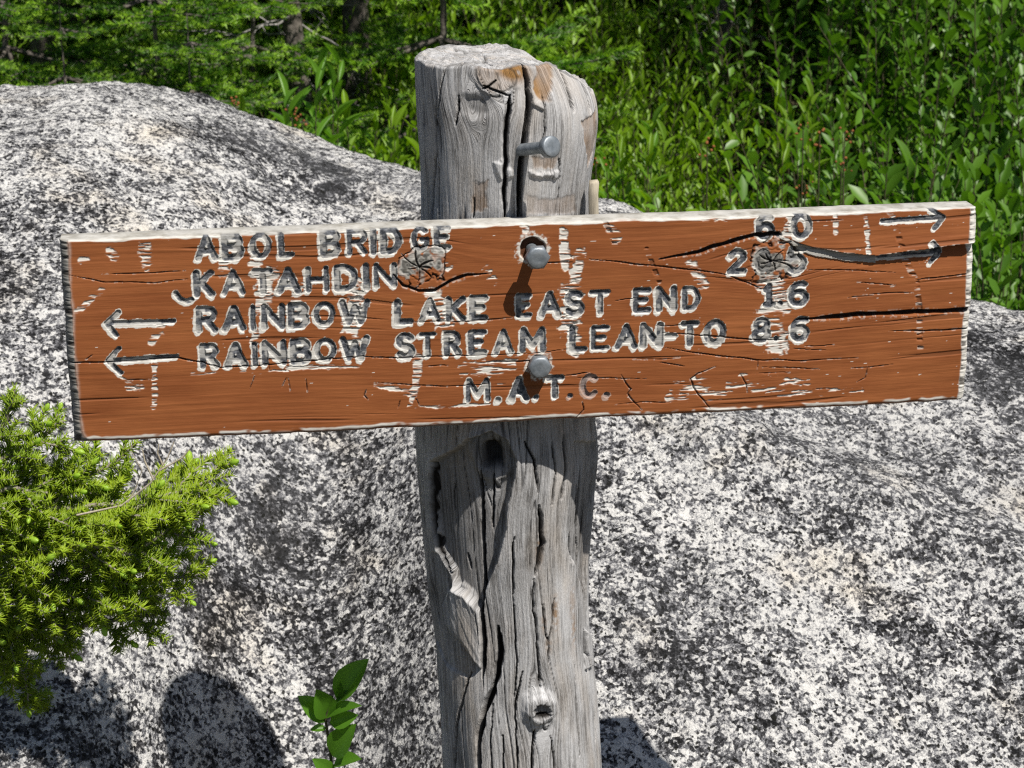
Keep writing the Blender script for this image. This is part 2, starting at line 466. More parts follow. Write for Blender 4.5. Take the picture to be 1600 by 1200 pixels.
def rock_at(x, y):
    i = min(max(int(np.searchsorted(rxs, x)), 0), len(rxs) - 1); j = min(max(int(np.searchsorted(rys, y)), 0), len(rys) - 1)
    return RZ[j, i]

# ------------------------------------------------------------------ the trail sign
PY = 1.79                                                 # distance of the post axis
ORG = np.array([0.0, PY, 0.0])
sign = obj("trail_sign", None, label="weathered log post carrying a brown painted trail sign board", cat="trail sign", loc=tuple(ORG))

# ---- board
BC = np.array([0.017, 1.681, CAM_H - 0.4772]); BW, BH, BT = 0.78, 0.1755, 0.031
a0 = np.array(A_); n0 = np.array(N_)
ba = math.cos(ROLL) * a0 + math.sin(ROLL) * np.array([0, 0, 1.0])
bb = math.cos(ROLL) * np.array([0, 0, 1.0]) - math.sin(ROLL) * a0
def BUV(px, py):
    d = ray(px, py)
    t = ((BC - CAMP) @ n0) / (d @ n0)
    p = CAMP + d * t - BC
    return float(p @ ba), float(p @ bb)
PXM = BW / 1415.0                                         # metres on the board for one pixel of the photograph

nu, nv = 1440, 330
ub = np.linspace(-BW / 2, BW / 2, nu); vb = np.linspace(-BH / 2, BH / 2, nv)
U, V = np.meshgrid(ub, vb)
H = np.zeros(U.shape); BARE = np.zeros(U.shape); DARK = np.zeros(U.shape); TONE = np.full(U.shape, 0.85); CRK = np.zeros(U.shape)
LID = np.full(U.shape, -1, np.int32)

KNOTS = [((655, 418), 40 * PXM, 36 * PXM), ((1207, 408), 38 * PXM, 36 * PXM)]
GV = V + 0.006 * np.sin(U * 7 + 1) + (fbm(U * 5, V * 12, 2, 3) - 0.5) * 0.010
for (kp, ka, kb) in KNOTS:
    ku, kv = BUV(*kp)
    rr = (V - kv)
    GV = GV - np.sign(rr) * kb * 0.8 * np.exp(-((U - ku) / (ka * 1.9)) ** 2) * np.exp(-np.abs(rr) / (kb * 1.6)) * np.clip(np.abs(rr) / (kb * 0.3), 0, 1)
g1 = fbm(U * 10, GV * 330, 3, 41)
H += (g1 - 0.5) * 0.00036
fiss = fbm(U * 5, GV * 210, 3, 43)
wearzone = fbm(U * 6, V * 18, 2, 44)
top_zone = sstep(0.0, 0.06, V)
fm = sstep(0.72, 0.79, fiss + 0.08 * (wearzone - 0.5) + 0.035 * top_zone)
H -= fm * 0.0006
CRK = np.maximum(CRK, fm * 0.25)
H += (fbm(U * 18, V * 30, 3, 45) - 0.5) * 0.0008
H -= 0.0016 * sstep(0.25, 0.39, np.abs(U)) * sstep(0.02, 0.08, np.abs(V))

# worn streaks of bare wood
tick = fbm(U * 70, GV * 620, 3, 51)
blob = fbm(U * 240, V * 240, 3, 52)
BANDS = [([(350, 405), (352, 428)], 8, .8), ([(398, 400), (402, 428)], 9, .8), ([(420, 428), (408, 480)], 13, .85), ([(470, 448), (455, 482)], 8, .7), ([(560, 448), (552, 482)], 13, .9),
         ([(555, 472), (545, 545)], 13, .85), ([(400, 515), (398, 535)], 6, .6), ([(680, 462), (694, 505)], 12, .85), ([(694, 500), (702, 535)], 10, .85), ([(655, 560), (646, 614)], 7, .9), ([(646, 614), (640, 635)], 4, .6),
         ([(880, 362), (884, 415)], 7, .9), ([(907, 395), (894, 455)], 9, .95), ([(894, 455), (888, 508)], 16, .9), ([(890, 500), (900, 550)], 9, .8), ([(1215, 440), (1222, 485)], 11, .9), ([(1200, 488), (1215, 540)], 17, .9),
         ([(1241, 333), (1222, 378)], 9, .85), ([(1305, 335), (1305, 362)], 4, .9), ([(1353, 340), (1356, 398)], 4, .75), ([(1390, 325), (1392, 336)], 6, .8), ([(238, 532), (250, 514)], 7, .9), ([(243, 560), (241, 638)], 4, .75),
         ([(225, 385), (228, 412)], 10, .7), ([(127, 405), (134, 406)], 6, .9), ([(172, 392), (178, 400)], 7, .7), ([(119, 487), (160, 452)], 4.5, .85), ([(590, 600), (645, 617)], 5, .85), ([(650, 637), (765, 631)], 2.5, .8),
         ([(1060, 605), (1095, 600)], 12, .6), ([(1045, 622), (1130, 616)], 7, .42), ([(1160, 588), (1262, 598)], 5, .42), ([(1140, 605), (1230, 608)], 8, .32), ([(1220, 616), (1345, 610)], 5, .35), ([(730, 577), (800, 572)], 12, .5),
         ([(200, 605), (222, 607)], 5, .8), ([(190, 590), (218, 609)], 2.5, .9), ([(950, 350), (965, 372)], 7, .5), ([(1080, 415), (1100, 445)], 9, .55),
         ([(1100, 340), (1150, 339)], 5, .7), ([(818, 350), (822, 360)], 6, .8), ([(895, 500), (893, 512)], 6, .6), 
         ([(760, 420), (770, 440)], 6, .3), ([(690, 410), (700, 418)], 6, .5), ([(1200, 432), (1190, 445)], 9, .8), ([(450, 575), (560, 572)], 3.5, .5), ([(300, 585), (450, 580)], 2.5, .4)]
for pts, w, den in BANDS:
    q = [BUV(*p) for p in pts]; w *= PXM
    sl_ = window(ub, vb, q, w * 2.4)
    d, _, _ = pl_dist(U[sl_], V[sl_], q)
    f = d / w + (blob[sl_] - 0.5) * 1.5
    m = sstep(1.15, 0.75, f) * sstep(0.66 - 0.34 * den, 0.60 - 0.22 * den + 0.12, tick[sl_])
    BARE[sl_] = np.maximum(BARE[sl_], m)
    H[sl_] -= 0.0007 * m
DENTS = [([(1400, 360), (1412, 400), (1432, 440), (1437, 500), (1438, 545)], 5), ([(945, 345), (962, 385)], 4), ([(1010, 390), (1030, 440)], 4)]
for pts, w in DENTS:
    q = [BUV(*p) for p in pts]; w *= PXM
    sl_ = window(ub, vb, q, w * 3)
    d, _, _ = pl_dist(U[sl_], V[sl_], q)
    m = sstep(1.2, 0.6, d / w) * sstep(0.42, 0.6, fbm(U[sl_] * 90, V[sl_] * 420, 2, 61))
    H[sl_] -= 0.001 * m; CRK[sl_] = np.maximum(CRK[sl_], 0.35 * m)
    b2 = sstep(0.62, 0.7, tick[sl_]) * sstep(1.2, 0.8, d / w)
    BARE[sl_] = np.maximum(BARE[sl_], 0.5 * b2)
sp = sstep(0.88, 0.90, fbm(U * 95, GV * 700, 3, 55) + 0.10 * (wearzone - 0.5))
BARE = np.maximum(BARE, sp * 0.9)

# ---- carved letters: strokes in a unit box
def arc(cx, cy, rx, ry, a, b, n=10):
    return [(cx + rx * math.cos(math.radians(a + (b - a) * i / n)), cy + ry * math.sin(math.radians(a + (b - a) * i / n))) for i in range(n + 1)]
GL = {
    'A': [[(0, 0), (.5, 1), (1, 0)], [(.2, .33), (.8, .33)]],
    'B': [[(0, 0), (0, 1), (.6, 1)] + arc(.6, .77, .32, .23, 90, -90)[1:] + [(.05, .53)], [(.6, .53)] + arc(.62, .265, .36, .265, 90, -90)[1:] + [(0, 0)]],
    'C': [arc(.52, .5, .5, .5, 48, 312, 16)],
    'D': [[(0, 0), (0, 1), (.45, 1)] + arc(.45, .5, .53, .5, 90, -90, 14)[1:] + [(0, 0)]],
    'E': [[(1, 1), (0, 1), (0, 0), (1, 0)], [(0, .52), (.78, .52)]],
    'G': [arc(.52, .5, .5, .5, 50, 345, 16) + [(1, .45), (.62, .45)]],
    'H': [[(0, 0), (0, 1)], [(1, 0), (1, 1)], [(0, .5), (1, .5)]],
    'I': [[(.5, 0), (.5, 1)]],
    'K': [[(0, 0), (0, 1)], [(1, 1), (.05, .42)], [(.3, .58), (1, 0)]],
    'L': [[(0, 1), (0, 0), (1, 0)]],
    'M': [[(0, 0), (.05, 1), (.5, .25), (.95, 1), (1, 0)]],
    'N': [[(0, 0), (0, 1), (1, 0), (1, 1)]],
    'O': [arc(.5, .5, .5, .5, 0, 360, 20)],
    'R': [[(0, 0), (0, 1), (.6, 1)] + arc(.6, .75, .36, .25, 90, -90)[1:] + [(.05, .5)], [(.5, .5), (1, 0)]],
    'S': [arc(.5, .75, .44, .25, 30, 255, 12) + arc(.5, .25, .46, .25, 80, -150, 12)],
    'T': [[(0, 1), (1, 1)], [(.5, 1), (.5, 0)]],
    'W': [[(0, 1), (.26, 0), (.5, .75), (.74, 0), (1, 1)]],
    '-': [[(0, .45), (1, .45)]],
    '.': [[(.5, 0), (.5, .01)]],
    '0': [arc(.5, .5, .5, .5, 0, 360, 20)],
    '1': [[(.1, .8), (.55, 1), (.55, 0)], [(.1, 0), (1, 0)]],
    '2': [arc(.5, .72, .46, .28, 165, -25, 12) + [(0, 0), (1, 0)]],
    '5': [[(.95, 1), (.12, 1), (.05, .52)] + arc(.45, .32, .5, .32, 120, -150, 14)],
    '6': [arc(.62, .6, .58, .40, 65, 175, 8) + [(.03, .35)], arc(.5, .30, .47, .30, 0, 360, 18)],
    '8': [arc(.5, .75, .40, .25, 0, 360, 16), arc(.5, .26, .48, .26, 0, 360, 18)],
}
ROWS = [  # character, left, right, top, base in the photograph
    ('A', 304, 341, 366, 409), ('B', 346, 382, 365, 408), ('O', 389, 426, 363, 406), ('L', 434, 461, 362, 404),
    ('B', 500, 533, 358, 403), ('R', 541, 576, 357, 401), ('I', 577, 590, 356, 400), ('D', 594, 629, 355, 399), ('G', 641, 673, 353, 395), ('E', 677, 705, 351, 393),
    ('K', 303, 337, 422, 466), ('A', 346, 386, 420, 464), ('T', 394, 429, 419, 462), ('A', 432, 471, 417, 461), ('H', 477, 516, 415, 459), ('D', 522, 561, 413, 457), ('I', 566, 580, 411, 455), ('N', 583, 622, 410, 453),
    ('R', 306, 342, 478, 522), ('A', 347, 386, 477, 520), ('I', 390, 402, 475, 519), ('N', 408, 447, 474, 517), ('B', 450, 484, 472, 515), ('O', 489, 526, 470, 512), ('W', 530, 580, 468, 510),
    ('L', 616, 647, 467, 509), ('A', 653, 691, 465, 507), ('K', 696, 729, 463, 505), ('E', 733, 763, 461, 503),
    ('E', 805, 833, 457, 499), ('A', 841, 878, 455, 498), ('S', 881, 915, 454, 496), ('T', 919, 956, 452, 494),
    ('E', 988, 1018, 449, 491), ('N', 1024, 1058, 447, 489), ('D', 1064, 1096, 446, 487),
    ('R', 313, 345, 536, 578), ('A', 351, 389, 535, 577), ('I', 393, 406, 533, 575), ('N', 410, 450, 531, 573), ('B', 454, 488, 529, 571), ('O', 491, 528, 527, 568), ('W', 532, 579, 525, 566),
    ('S', 618, 650, 520, 563), ('T', 654, 684, 518, 561), ('R', 693, 722, 517, 559), ('E', 731, 761, 515, 557), ('A', 770, 804, 513, 556), ('M', 811, 854, 511, 554),
    ('L', 889, 918, 509, 552), ('E', 922, 953, 507, 550), ('A', 960, 997, 506, 548), ('N', 999, 1036, 504, 546), ('-', 1036, 1060, 502, 545), ('T', 1062, 1093, 501, 543), ('O', 1098, 1135, 499, 541),
    ('M', 726, 768, 590, 632), ('.', 772, 784, 590, 631), ('A', 794, 828, 588, 629), ('.', 832, 844, 588, 627), ('T', 851, 883, 586, 626), ('.', 885, 897, 586, 625), ('C', 905, 938, 583, 624), ('.', 942, 954, 583, 623),
    ('6', 1179, 1211, 333, 376), ('.', 1212, 1222, 333, 373), ('0', 1234, 1268, 331, 374),
    ('2', 1135, 1167, 388, 430), ('0', 1176, 1206, 387, 428), ('5', 1227, 1262, 384, 429),
    ('1', 1190, 1212, 442, 482), ('.', 1213, 1225, 440, 480), ('6', 1230, 1265, 439, 481),
    ('8', 1173, 1205, 496, 537), ('.', 1208, 1219, 495, 535), ('6', 1233, 1266, 494, 536),
]
SW = 5.4                                                   # half width of the router cut in pixels
glyphs = []                                                # (kind, strokes in board coordinates)
for ch, x0, x1, yt, yb in ROWS:
    s = SW if ch != 'I' else 0
    if ch == 'I': x0, x1 = (x0 + x1) / 2 - 4, (x0 + x1) / 2 + 4
    u0, v0 = BUV(x0 + s, yb - SW); u1, _ = BUV(x1 - s, yb - SW); _, v1 = BUV(x0 + s, yt + SW)
    sh = 0.0
    glyphs.append(("letter" if ch.isalpha() else "numeral" if ch.isdigit() else "punctuation_mark",
                   [[(u0 + p[0] * (u1 - u0) + sh * p[1], v0 + p[1] * (v1 - v0)) for p in st] for st in GL[ch]], ch))
for sh_, hd in (([(1378, 346), (1468, 340)], [(1456, 328), (1474, 340), (1459, 357)]), ([(1374, 401), (1466, 394)], [(1456, 380), (1470, 394), (1455, 411)]),
                ([(271, 502), (168, 505)], [(184, 488), (166, 505), (183, 524)]), ([(277, 557), (172, 564)], [(187, 545), (170, 564), (190, 583)])):
    glyphs.append(("arrow", [[BUV(*p) for p in sh_], [BUV(*p) for p in hd]], '>'))
glyphs.append(("gouge", [[BUV(*p) for p in ((275, 458), (282, 467), (292, 471), (300, 468))]], '~'))
R_ = SW * PXM
DEP = 0.0020
n_hi = fbm(U * 420, V * 420, 3, 71); n_md = fbm(U * 130, V * 130, 3, 72)
for gi, (kind, sts, ch) in enumerate(glyphs):
    allp = [p for s in sts for p in s]
    sl_ = window(ub, vb, allp, R_ * 3)
    uu = U[sl_]; vv = V[sl_]
    nz = (n_md[sl_] - 0.5)
    d = np.full(uu.shape, 1e9); d2 = d.copy()
    for s in sts:
        dd, _, _ = pl_dist(uu + nz * 0.0006, vv + (n_hi[sl_] - .5) * 0.0005, s); d = np.minimum(d, dd)
        dd, _, _ = pl_dist(uu + 0.0013, vv + 0.0017, s); d2 = np.minimum(d2, dd)
    if kind == "arrow": r = R_ * 0.80
    elif kind == "punctuation_mark" and ch == '.': r = R_ * 0.95
    else: r = R_ * (0.96 + 0.14 * math.sin(gi * 2.1))
    pr = sstep(1.04, 0.58, d / r)
    H[sl_] = H[sl_] * (1 - 0.6 * pr) - DEP * pr * (0.92 + 0.3 * nz)
    rag = 0.9 * (n_md[sl_] - 0.5) + 0.6 * (n_hi[sl_] - 0.5)
    rim = np.maximum(sstep(1.12, 0.98, d / r + rag * 1.1), sstep(1.14, 0.96, d2 / r + rag * 1.1))
    mc = 0.35 if ch == 'C' or (kind == "punctuation_mark" and gi > 60 and gi < 66) else 1.0
    BARE[sl_] = np.maximum(BARE[sl_], rim * mc)
    dk = sstep(0.98, 0.78, d / r + rag * 0.5) * (0.55 + 0.45 * sstep(0.36, 0.5, n_md[sl_] + 0.3 * (tick[sl_] - .5)))
    DARK[sl_] = np.maximum(DARK[sl_], dk * (0.6 if ch == 'C' else 1.0))
    LID[sl_] = np.where(d < r * 1.02, gi, LID[sl_])

# ---- knots
def crack(pts, w, dep, seedd=0, taper=True, dk=1.0):
    q = [BUV(*p) for p in pts]; w *= PXM
    sl_ = window(ub, vb, q, w * 6 + 0.003)
    wob = (fbm(U[sl_] * 60, V[sl_] * 200, 2, 80 + seedd) - 0.5) * 0.0016
    d, par, _ = pl_dist(U[sl_], V[sl_] + wob, q)
    tp = (np.clip(np.minimum(par, 1 - par) * 5, 0, 1) if taper is True else np.clip(par * 4, 0, 1) if taper == 'a' else np.clip((1 - par) * 4, 0, 1) if taper == 'b' else 1.0)
    ww = w * (0.35 + 0.65 * tp) * (0.7 + 0.6 * fbm(U[sl_] * 50, V[sl_] * 50, 2, 90 + seedd))
    m = sstep(1.5, 0.5, d / np.maximum(ww, 0.00016))
    H[sl_] -= dep * m * (0.3 + 0.7 * tp)
    CRK[sl_] = np.maximum(CRK[sl_], m * dk)
    lo = sstep(3.0, 1.4, (d + (V[sl_] - 0) * 0) / np.maximum(ww, 0.0003)) * sstep(0.55, 0.66, n_hi[sl_] + 0.2 * (tick[sl_] - .5))
    BARE[sl_] = np.maximum(BARE[sl_], lo * 0.35)
for ki, (kp, ka, kb) in enumerate(KNOTS):
    ku, kv = BUV(*kp)
    sl_ = window(ub, vb, [(ku, kv)], ka * 2)
    du = (U[sl_] - ku) / ka; dv = (V[sl_] - kv) / kb
    rr = np.hypot(du, dv) + (n_md[sl_] - 0.5) * 0.9 + (fbm(U[sl_] * 60, V[sl_] * 60, 2, 98) - .5) * 0.5
    th = np.arctan2(dv, du)
    ins = sstep(1.10, 0.55, rr)
    rings = 0.5 + 0.5 * np.sin(rr * 22 + 2 * fbm(U[sl_] * 200, V[sl_] * 200, 2, 99))
    H[sl_] = H[sl_] * (1 - 0.45 * ins) + ins * (0.0006 * (1 - rr * rr) - 0.0006 * rings)
    BARE[sl_] = np.maximum(BARE[sl_] , ins * sstep(.40, .56, fbm(U[sl_] * 120, V[sl_] * 120, 3, 97) + 0.42 * (0.72 - rr)))
    TONE[sl_] = TONE[sl_] * (1 - ins) + ins * np.clip(-0.02 + 0.24 * rings + 0.34 * sstep(0.35, 0.9, rr) + 0.5 * (n_hi[sl_] - .5), 0, 1)
    DARK[sl_] *= 1 - 0.45 * ins
    ring = np.exp(-((rr - 0.93) / 0.05) ** 2) * sstep(0.35, 0.5, fbm(th * 2, th * 0 + ki, 2, 101))
    H[sl_] -= 0.0018 * ring; CRK[sl_] = np.maximum(CRK[sl_], ring)
    for k in range(7):
        an = k * 0.9 + ki * 0.5 + random.uniform(-.5, .5)
        L = random.uniform(0.4, 1.0)
        c = [(kp[0] + ka / PXM * L * f * math.cos(an + 0.3 * f), kp[1] + kb / PXM * L * f * math.sin(an + 0.3 * f)) for f in (0.06, 0.4, 0.75, 1.0)]
        crack(c, random.uniform(.5, 1.5), 0.002, k, 'b', 0.85)

# ---- cracks along the grain and across
CR = [([(98, 567), (170, 566), (282, 560), (318, 567), (345, 574), (400, 571), (470, 566), (520, 560), (578, 557), (640, 560), (720, 556), (850, 551), (888, 546)], 1.3, .004, 'b'),
      ([(1245, 501), (1340, 492), (1430, 488), (1522, 484)], 3.2, .008, 'a'), ([(1390, 518), (1450, 516), (1518, 514)], 1.6, .004, 'a'), ([(1430, 437), (1470, 433), (1510, 429)], 1.4, .003, 'a'),
      ([(1030, 405), (1090, 394), (1115, 385), (1140, 378), (1178, 368), (1216, 366)], 3.0, .006, 'a'), ([(615, 430), (630, 446), (655, 456), (680, 454), (705, 440), (730, 430), (768, 427)], 2.2, .004, True),
      ([(1035, 520), (1090, 524), (1130, 527), (1180, 532), (1230, 532)], 1.6, .003, True), ([(1040, 543), (1095, 553), (1140, 558), (1183, 562), (1252, 564), (1345, 558)], 1.4, .003, True),
      ([(850, 411), (895, 410)], 1.5, .003, True), ([(920, 404), (1000, 413), (1080, 421), (1138, 430)], 1.6, .003, True), ([(1140, 432), (1165, 440), (1190, 452)], 1.8, .003, True), ([(1250, 421), (1330, 423), (1400, 426)], 1.2, .002, True),
      ([(970, 585), (978, 600), (986, 608), (981, 616), (990, 628), (1003, 640)], 1.5, .003, True), ([(1118, 573), (1090, 583), (1079, 592), (1084, 605), (1096, 622), (1110, 638)], 1.7, .003, True),
      ([(910, 628), (912, 640), (900, 655)], 1.5, .003, True), ([(1184, 562), (1183, 576)], 1.2, .002, True), ([(1155, 583), (1166, 600), (1168, 615)], 1.2, .002, True), ([(1355, 572), (1352, 590), (1340, 596)], 1.2, .002, True),
      ([(572, 608), (569, 617), (575, 624)], 1.4, .003, True), ([(625, 625), (622, 637)], 1.2, .002, True), ([(478, 592), (480, 612)], 1.2, .002, True), ([(450, 590), (454, 612)], 1.0, .002, True), ([(398, 588), (390, 608)], 1.0, .002, True),
      ([(448, 590), (440, 606)], 1.0, .002, True), ([(650, 622), (655, 634)], 1.2, .002, True), ([(760, 566), (800, 566), (832, 564)], 1.6, .003, True), ([(880, 588), (920, 583)], 1.4, .003, True),
      ([(108, 430), (160, 440), (240, 442), (300, 436)], 1.2, .002, True), ([(160, 428), (240, 426), (290, 422)], 1.0, .002, True), ([(640, 503), (730, 502), (800, 496)], 1.2, .002, True), ([(590, 598), (690, 604), (790, 600)], 1.1, .002, True),
      ([(1190, 574), (1280, 576)], 1.0, .002, True), ([(1330, 575), (1395, 570)], 1.0, .002, True), ([(1340, 442), (1400, 446)], 1.0, .002, True), ([(900, 590), (1010, 592)], .9, .002, True), ([(1030, 566), (1070, 572)], 1.1, .002, True),
      ([(1325, 465), (1365, 463)], 1.0, .002, True), ([(135, 562), (146, 554)], 1.0, .002, True), ([(420, 565), (422, 580)], 1.0, .002, True), ([(960, 470), (1010, 466)], .9, .002, True), ([(1240, 545), (1290, 547)], 1.0, .002, True)]
for i, (pts, w, dep, tp) in enumerate(CR): crack(pts, w * (0.9 if w > 1.9 else 0.55), dep * (1 if w > 1.9 else .6), i, tp, 1.0 if w > 1.9 else 0.75)
for i in range(12):
    x0 = random.uniform(120, 1420); y0 = random.uniform(340, 640) - (x0 - 800) * 0.04
    L = random.uniform(25, 110)
    crack([(x0, y0), (x0 + L * .5, y0 - L * .02 + random.uniform(-1.5, 1.5)), (x0 + L, y0 - L * .04)], random.uniform(.5, .8), .0010, i + 50, True, 0.5)

# ---- split slab at the upper right: upper layer lifts, lower layer sits back
ed = [BUV(*p) for p in ((1212, 366), (1245, 378), (1275, 388), (1320, 395), (1370, 398), (1420, 391), (1470, 385), (1530, 378))]
eu = [p[0] for p in ed]; ev = [p[1] for p in ed]
VE = np.interp(U, eu, ev) + (fbm(U * 60, U * 0, 3, 111) - 0.5) * 0.0016
on = sstep(eu[0] - 0.001, eu[0] + 0.03, U)
amp = np.interp(U, eu, [0, .0010, .0020, .0026, .0034, .0042, .0046, .0048])
dv = V - VE
H += on * amp * np.where(dv > 0, np.exp(-np.clip(dv, 0, None) / 0.016), 0)
rec = np.interp(U, eu, [.0012, .0022, .0028, .0034, .0040, .0046, .0048, .0050])
H -= on * rec * np.where(dv <= 0, np.exp(-np.clip(-dv, 0, None) / 0.018), 0)
lipm = np.exp(-(np.where(dv > 0, dv, 0.01) / 0.0007) ** 2) * on
BARE = np.maximum(BARE, lipm * sstep(0.45, 0.6, n_md))
un = BUV(1218, 366)[0]; uf = BUV(1370, 400)[0]
strip = (U > un) & (U < uf + 0.004 * (n_md - .5)) & (dv < -0.0003) & (dv > -0.0062 * (0.45 + 0.75 * sstep(un, un + 0.03, U) ) - 0.0012 * (n_md - 0.5))
BARE = np.where(strip, 1, BARE); TONE = np.where(strip, 0.42 + 0.25 * (tick - .5), TONE); DARK = np.where(strip, 0, DARK); CRK = np.where(strip, 0, CRK)
H += np.where(strip, 0.0012, 0)

# ---- bolt holes
for (hp, hr) in (((833, 391), 21), ((841, 571), 17)):
    hu, hv = BUV(*hp); hr *= PXM
    sl_ = window(ub, vb, [(hu, hv)], hr * 2.2)
    rr = np.hypot(U[sl_] - hu, V[sl_] - hv) / hr + 0.35 * (n_md[sl_] - .5)
    m = sstep(1.0, 0.84, rr)
    H[sl_] -= 0.006 * m
    DARK[sl_] *= 1 - m; BARE[sl_] = np.maximum(BARE[sl_] * (1 - m), sstep(1.35, 1.05, rr + 0.9 * (n_hi[sl_] - .5)) * (1 - m) * 0.9)
    CRK[sl_] = np.maximum(CRK[sl_], 0.75 * m)
    LID[sl_] = np.where(rr < 1.0, -1, LID[sl_])

# ---- worn edges
edn = (fbm(U * 70, V * 70, 3, 121) - 0.5)
eT = BH / 2 - V; eB = V + BH / 2; eL = U + BW / 2; eR = BW / 2 - U
def rnd_edge(e, r): 
    x = np.clip(r - e, 0, r); return r - np.sqrt(np.maximum(r * r - x * x, 0))
H -= rnd_edge(eT + edn * 0.0010, 0.0014) + rnd_edge(eB + edn * 0.002, 0.0050) + rnd_edge(eL + edn * 0.003, 0.0060) + rnd_edge(eR + edn * 0.002, 0.0062)
cor = np.hypot(np.clip(0.020 - eL, 0, 1), np.clip(0.014 - eB, 0, 1))
H -= 0.004 * sstep(0.012, 0.022, cor)
topb = sstep(0.0014, 0.0006, eT + edn * 0.0030)
rb = sstep(0.0078, 0.0062, eR + edn * 0.0028)
lb = sstep(0.0075, 0.0058, eL + edn * 0.003)
bbm = sstep(0.0062, 0.0045, eB + edn * 0.003) * sstep(0.0022, 0.0036, eB + edn * 0.002) * sstep(0.40, 0.52, fbm(U * 55, V * 100, 3, 123))
cr2 = sstep(0.010, 0.017, cor + 0.004 * edn)
BARE = np.maximum.reduce([BARE, topb, rb, lb, bbm, cr2])
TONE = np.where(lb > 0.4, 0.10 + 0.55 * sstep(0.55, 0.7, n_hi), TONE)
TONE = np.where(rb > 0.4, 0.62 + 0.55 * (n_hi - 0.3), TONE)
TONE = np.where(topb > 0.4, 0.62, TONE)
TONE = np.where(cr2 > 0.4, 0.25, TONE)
ridge_ = fbm(U * 60, V * 420, 3, 125) - 0.5
H += 0.0022 * ridge_ * (rb + lb)
CRK = np.maximum(CRK, 0.8 * sstep(-0.12, -0.22, ridge_) * (rb + lb).clip(0, 1))
DARK *= (1 - np.maximum(rb, lb))

# ---- build: grid front, sides and back; each carved character its own piece
vo = (fbm(U * 6, np.sign(V) * 3.3, 3, 131) - 0.5) * 0.0022 * np.abs(V) / (BH / 2)
uo = (fbm(np.sign(U) * 2.7, V * 40, 3, 132) - 0.5) * 0.0030 * np.abs(U) / (BW / 2)
U2, V2 = U + uo, V + vo
# corners worn round
def to_w(u, v, w):
    return BC + u[..., None] * ba + v[..., None] * bb + w[..., None] * n0 - ORG
front = to_w(U2, V2, H).reshape(-1, 3)
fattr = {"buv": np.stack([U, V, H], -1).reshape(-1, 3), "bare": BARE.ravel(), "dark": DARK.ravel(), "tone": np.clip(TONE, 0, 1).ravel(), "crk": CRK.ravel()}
Fq = grid_faces(nv, nu)
fl = LID.ravel()[Fq].max(1)
Fmain = Fq[fl < 0]
idx = np.arange(nv * nu).reshape(nv, nu)
loop = np.concatenate([idx[0, :-1], idx[:-1, -1], idx[-1, ::-1][:-1], idx[::-1, 0][:-1]])
lu, lv = U2.ravel()[loop], V2.ravel()[loop]
Ul, Vl = U.ravel()[loop], V.ravel()[loop]
nl = len(loop)
layers = [(-0.010, 0.0), (-0.020, 0.0), (-0.029, 0.0), (-BT, 0.0015)]
allV = [front]; at = {k: [v] for k, v in fattr.items()}
isT = Vl > BH / 2 - 1e-6; isB = Vl < -BH / 2 + 1e-6; isL = Ul < -BW / 2 + 1e-6; isR = Ul > BW / 2 - 1e-6
rings_i = [loop]
base = nv * nu
for li, (w, ins) in enumerate(layers):
    jit = (fbm(lu * 90 + li * 9, lv * 90, 3, 140 + li) - 0.5) * 0.0012
    k = 1 - ins / 0.09
    p = to_w(lu * (1 - ins / .39) + jit * 0.4, lv * k + jit * 0.5, np.full(nl, w))
    allV.append(p)
    at["buv"].append(np.stack([lu, lv, np.full(nl, w)], -1))
    at["bare"].append(np.where(isB, 0.25 * (jit > 0.0002), 1.0)); at["dark"].append(np.zeros(nl))
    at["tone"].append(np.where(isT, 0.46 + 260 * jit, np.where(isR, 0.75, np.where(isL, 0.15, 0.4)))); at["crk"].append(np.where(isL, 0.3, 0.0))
    rings_i.append(np.arange(base, base + nl)); base += nl
cI = base
allV.append(to_w(np.array([0.0]), np.array([0.0]), np.array([-BT])))
at["buv"].append(np.zeros((1, 3)))
for k, v in (("bare", 1), ("dark", 0), ("tone", .3), ("crk", 0)): at[k].append(np.array([float(v)]))
Fs = [Fmain]
for r0, r1 in zip(rings_i[:-1], rings_i[1:]):
    Fs.append(np.stack([r0, r1, np.roll(r1, -1), np.roll(r0, -1)], -1))
Ft = np.stack([rings_i[-1], np.full(nl, cI), np.roll(rings_i[-1], -1)], -1)
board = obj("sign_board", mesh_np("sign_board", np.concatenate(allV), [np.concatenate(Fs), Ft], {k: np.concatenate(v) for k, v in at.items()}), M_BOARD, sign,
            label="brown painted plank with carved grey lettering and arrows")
for gi, (kind, sts, ch) in enumerate(glyphs):
    f = Fq[fl == gi]
    if not len(f): continue
    ids, inv = np.unique(f, return_inverse=True)
    obj(kind, mesh_np(kind, front[ids], inv.reshape(f.shape), {k: v[ids] for k, v in fattr.items()}), M_BOARD, board)

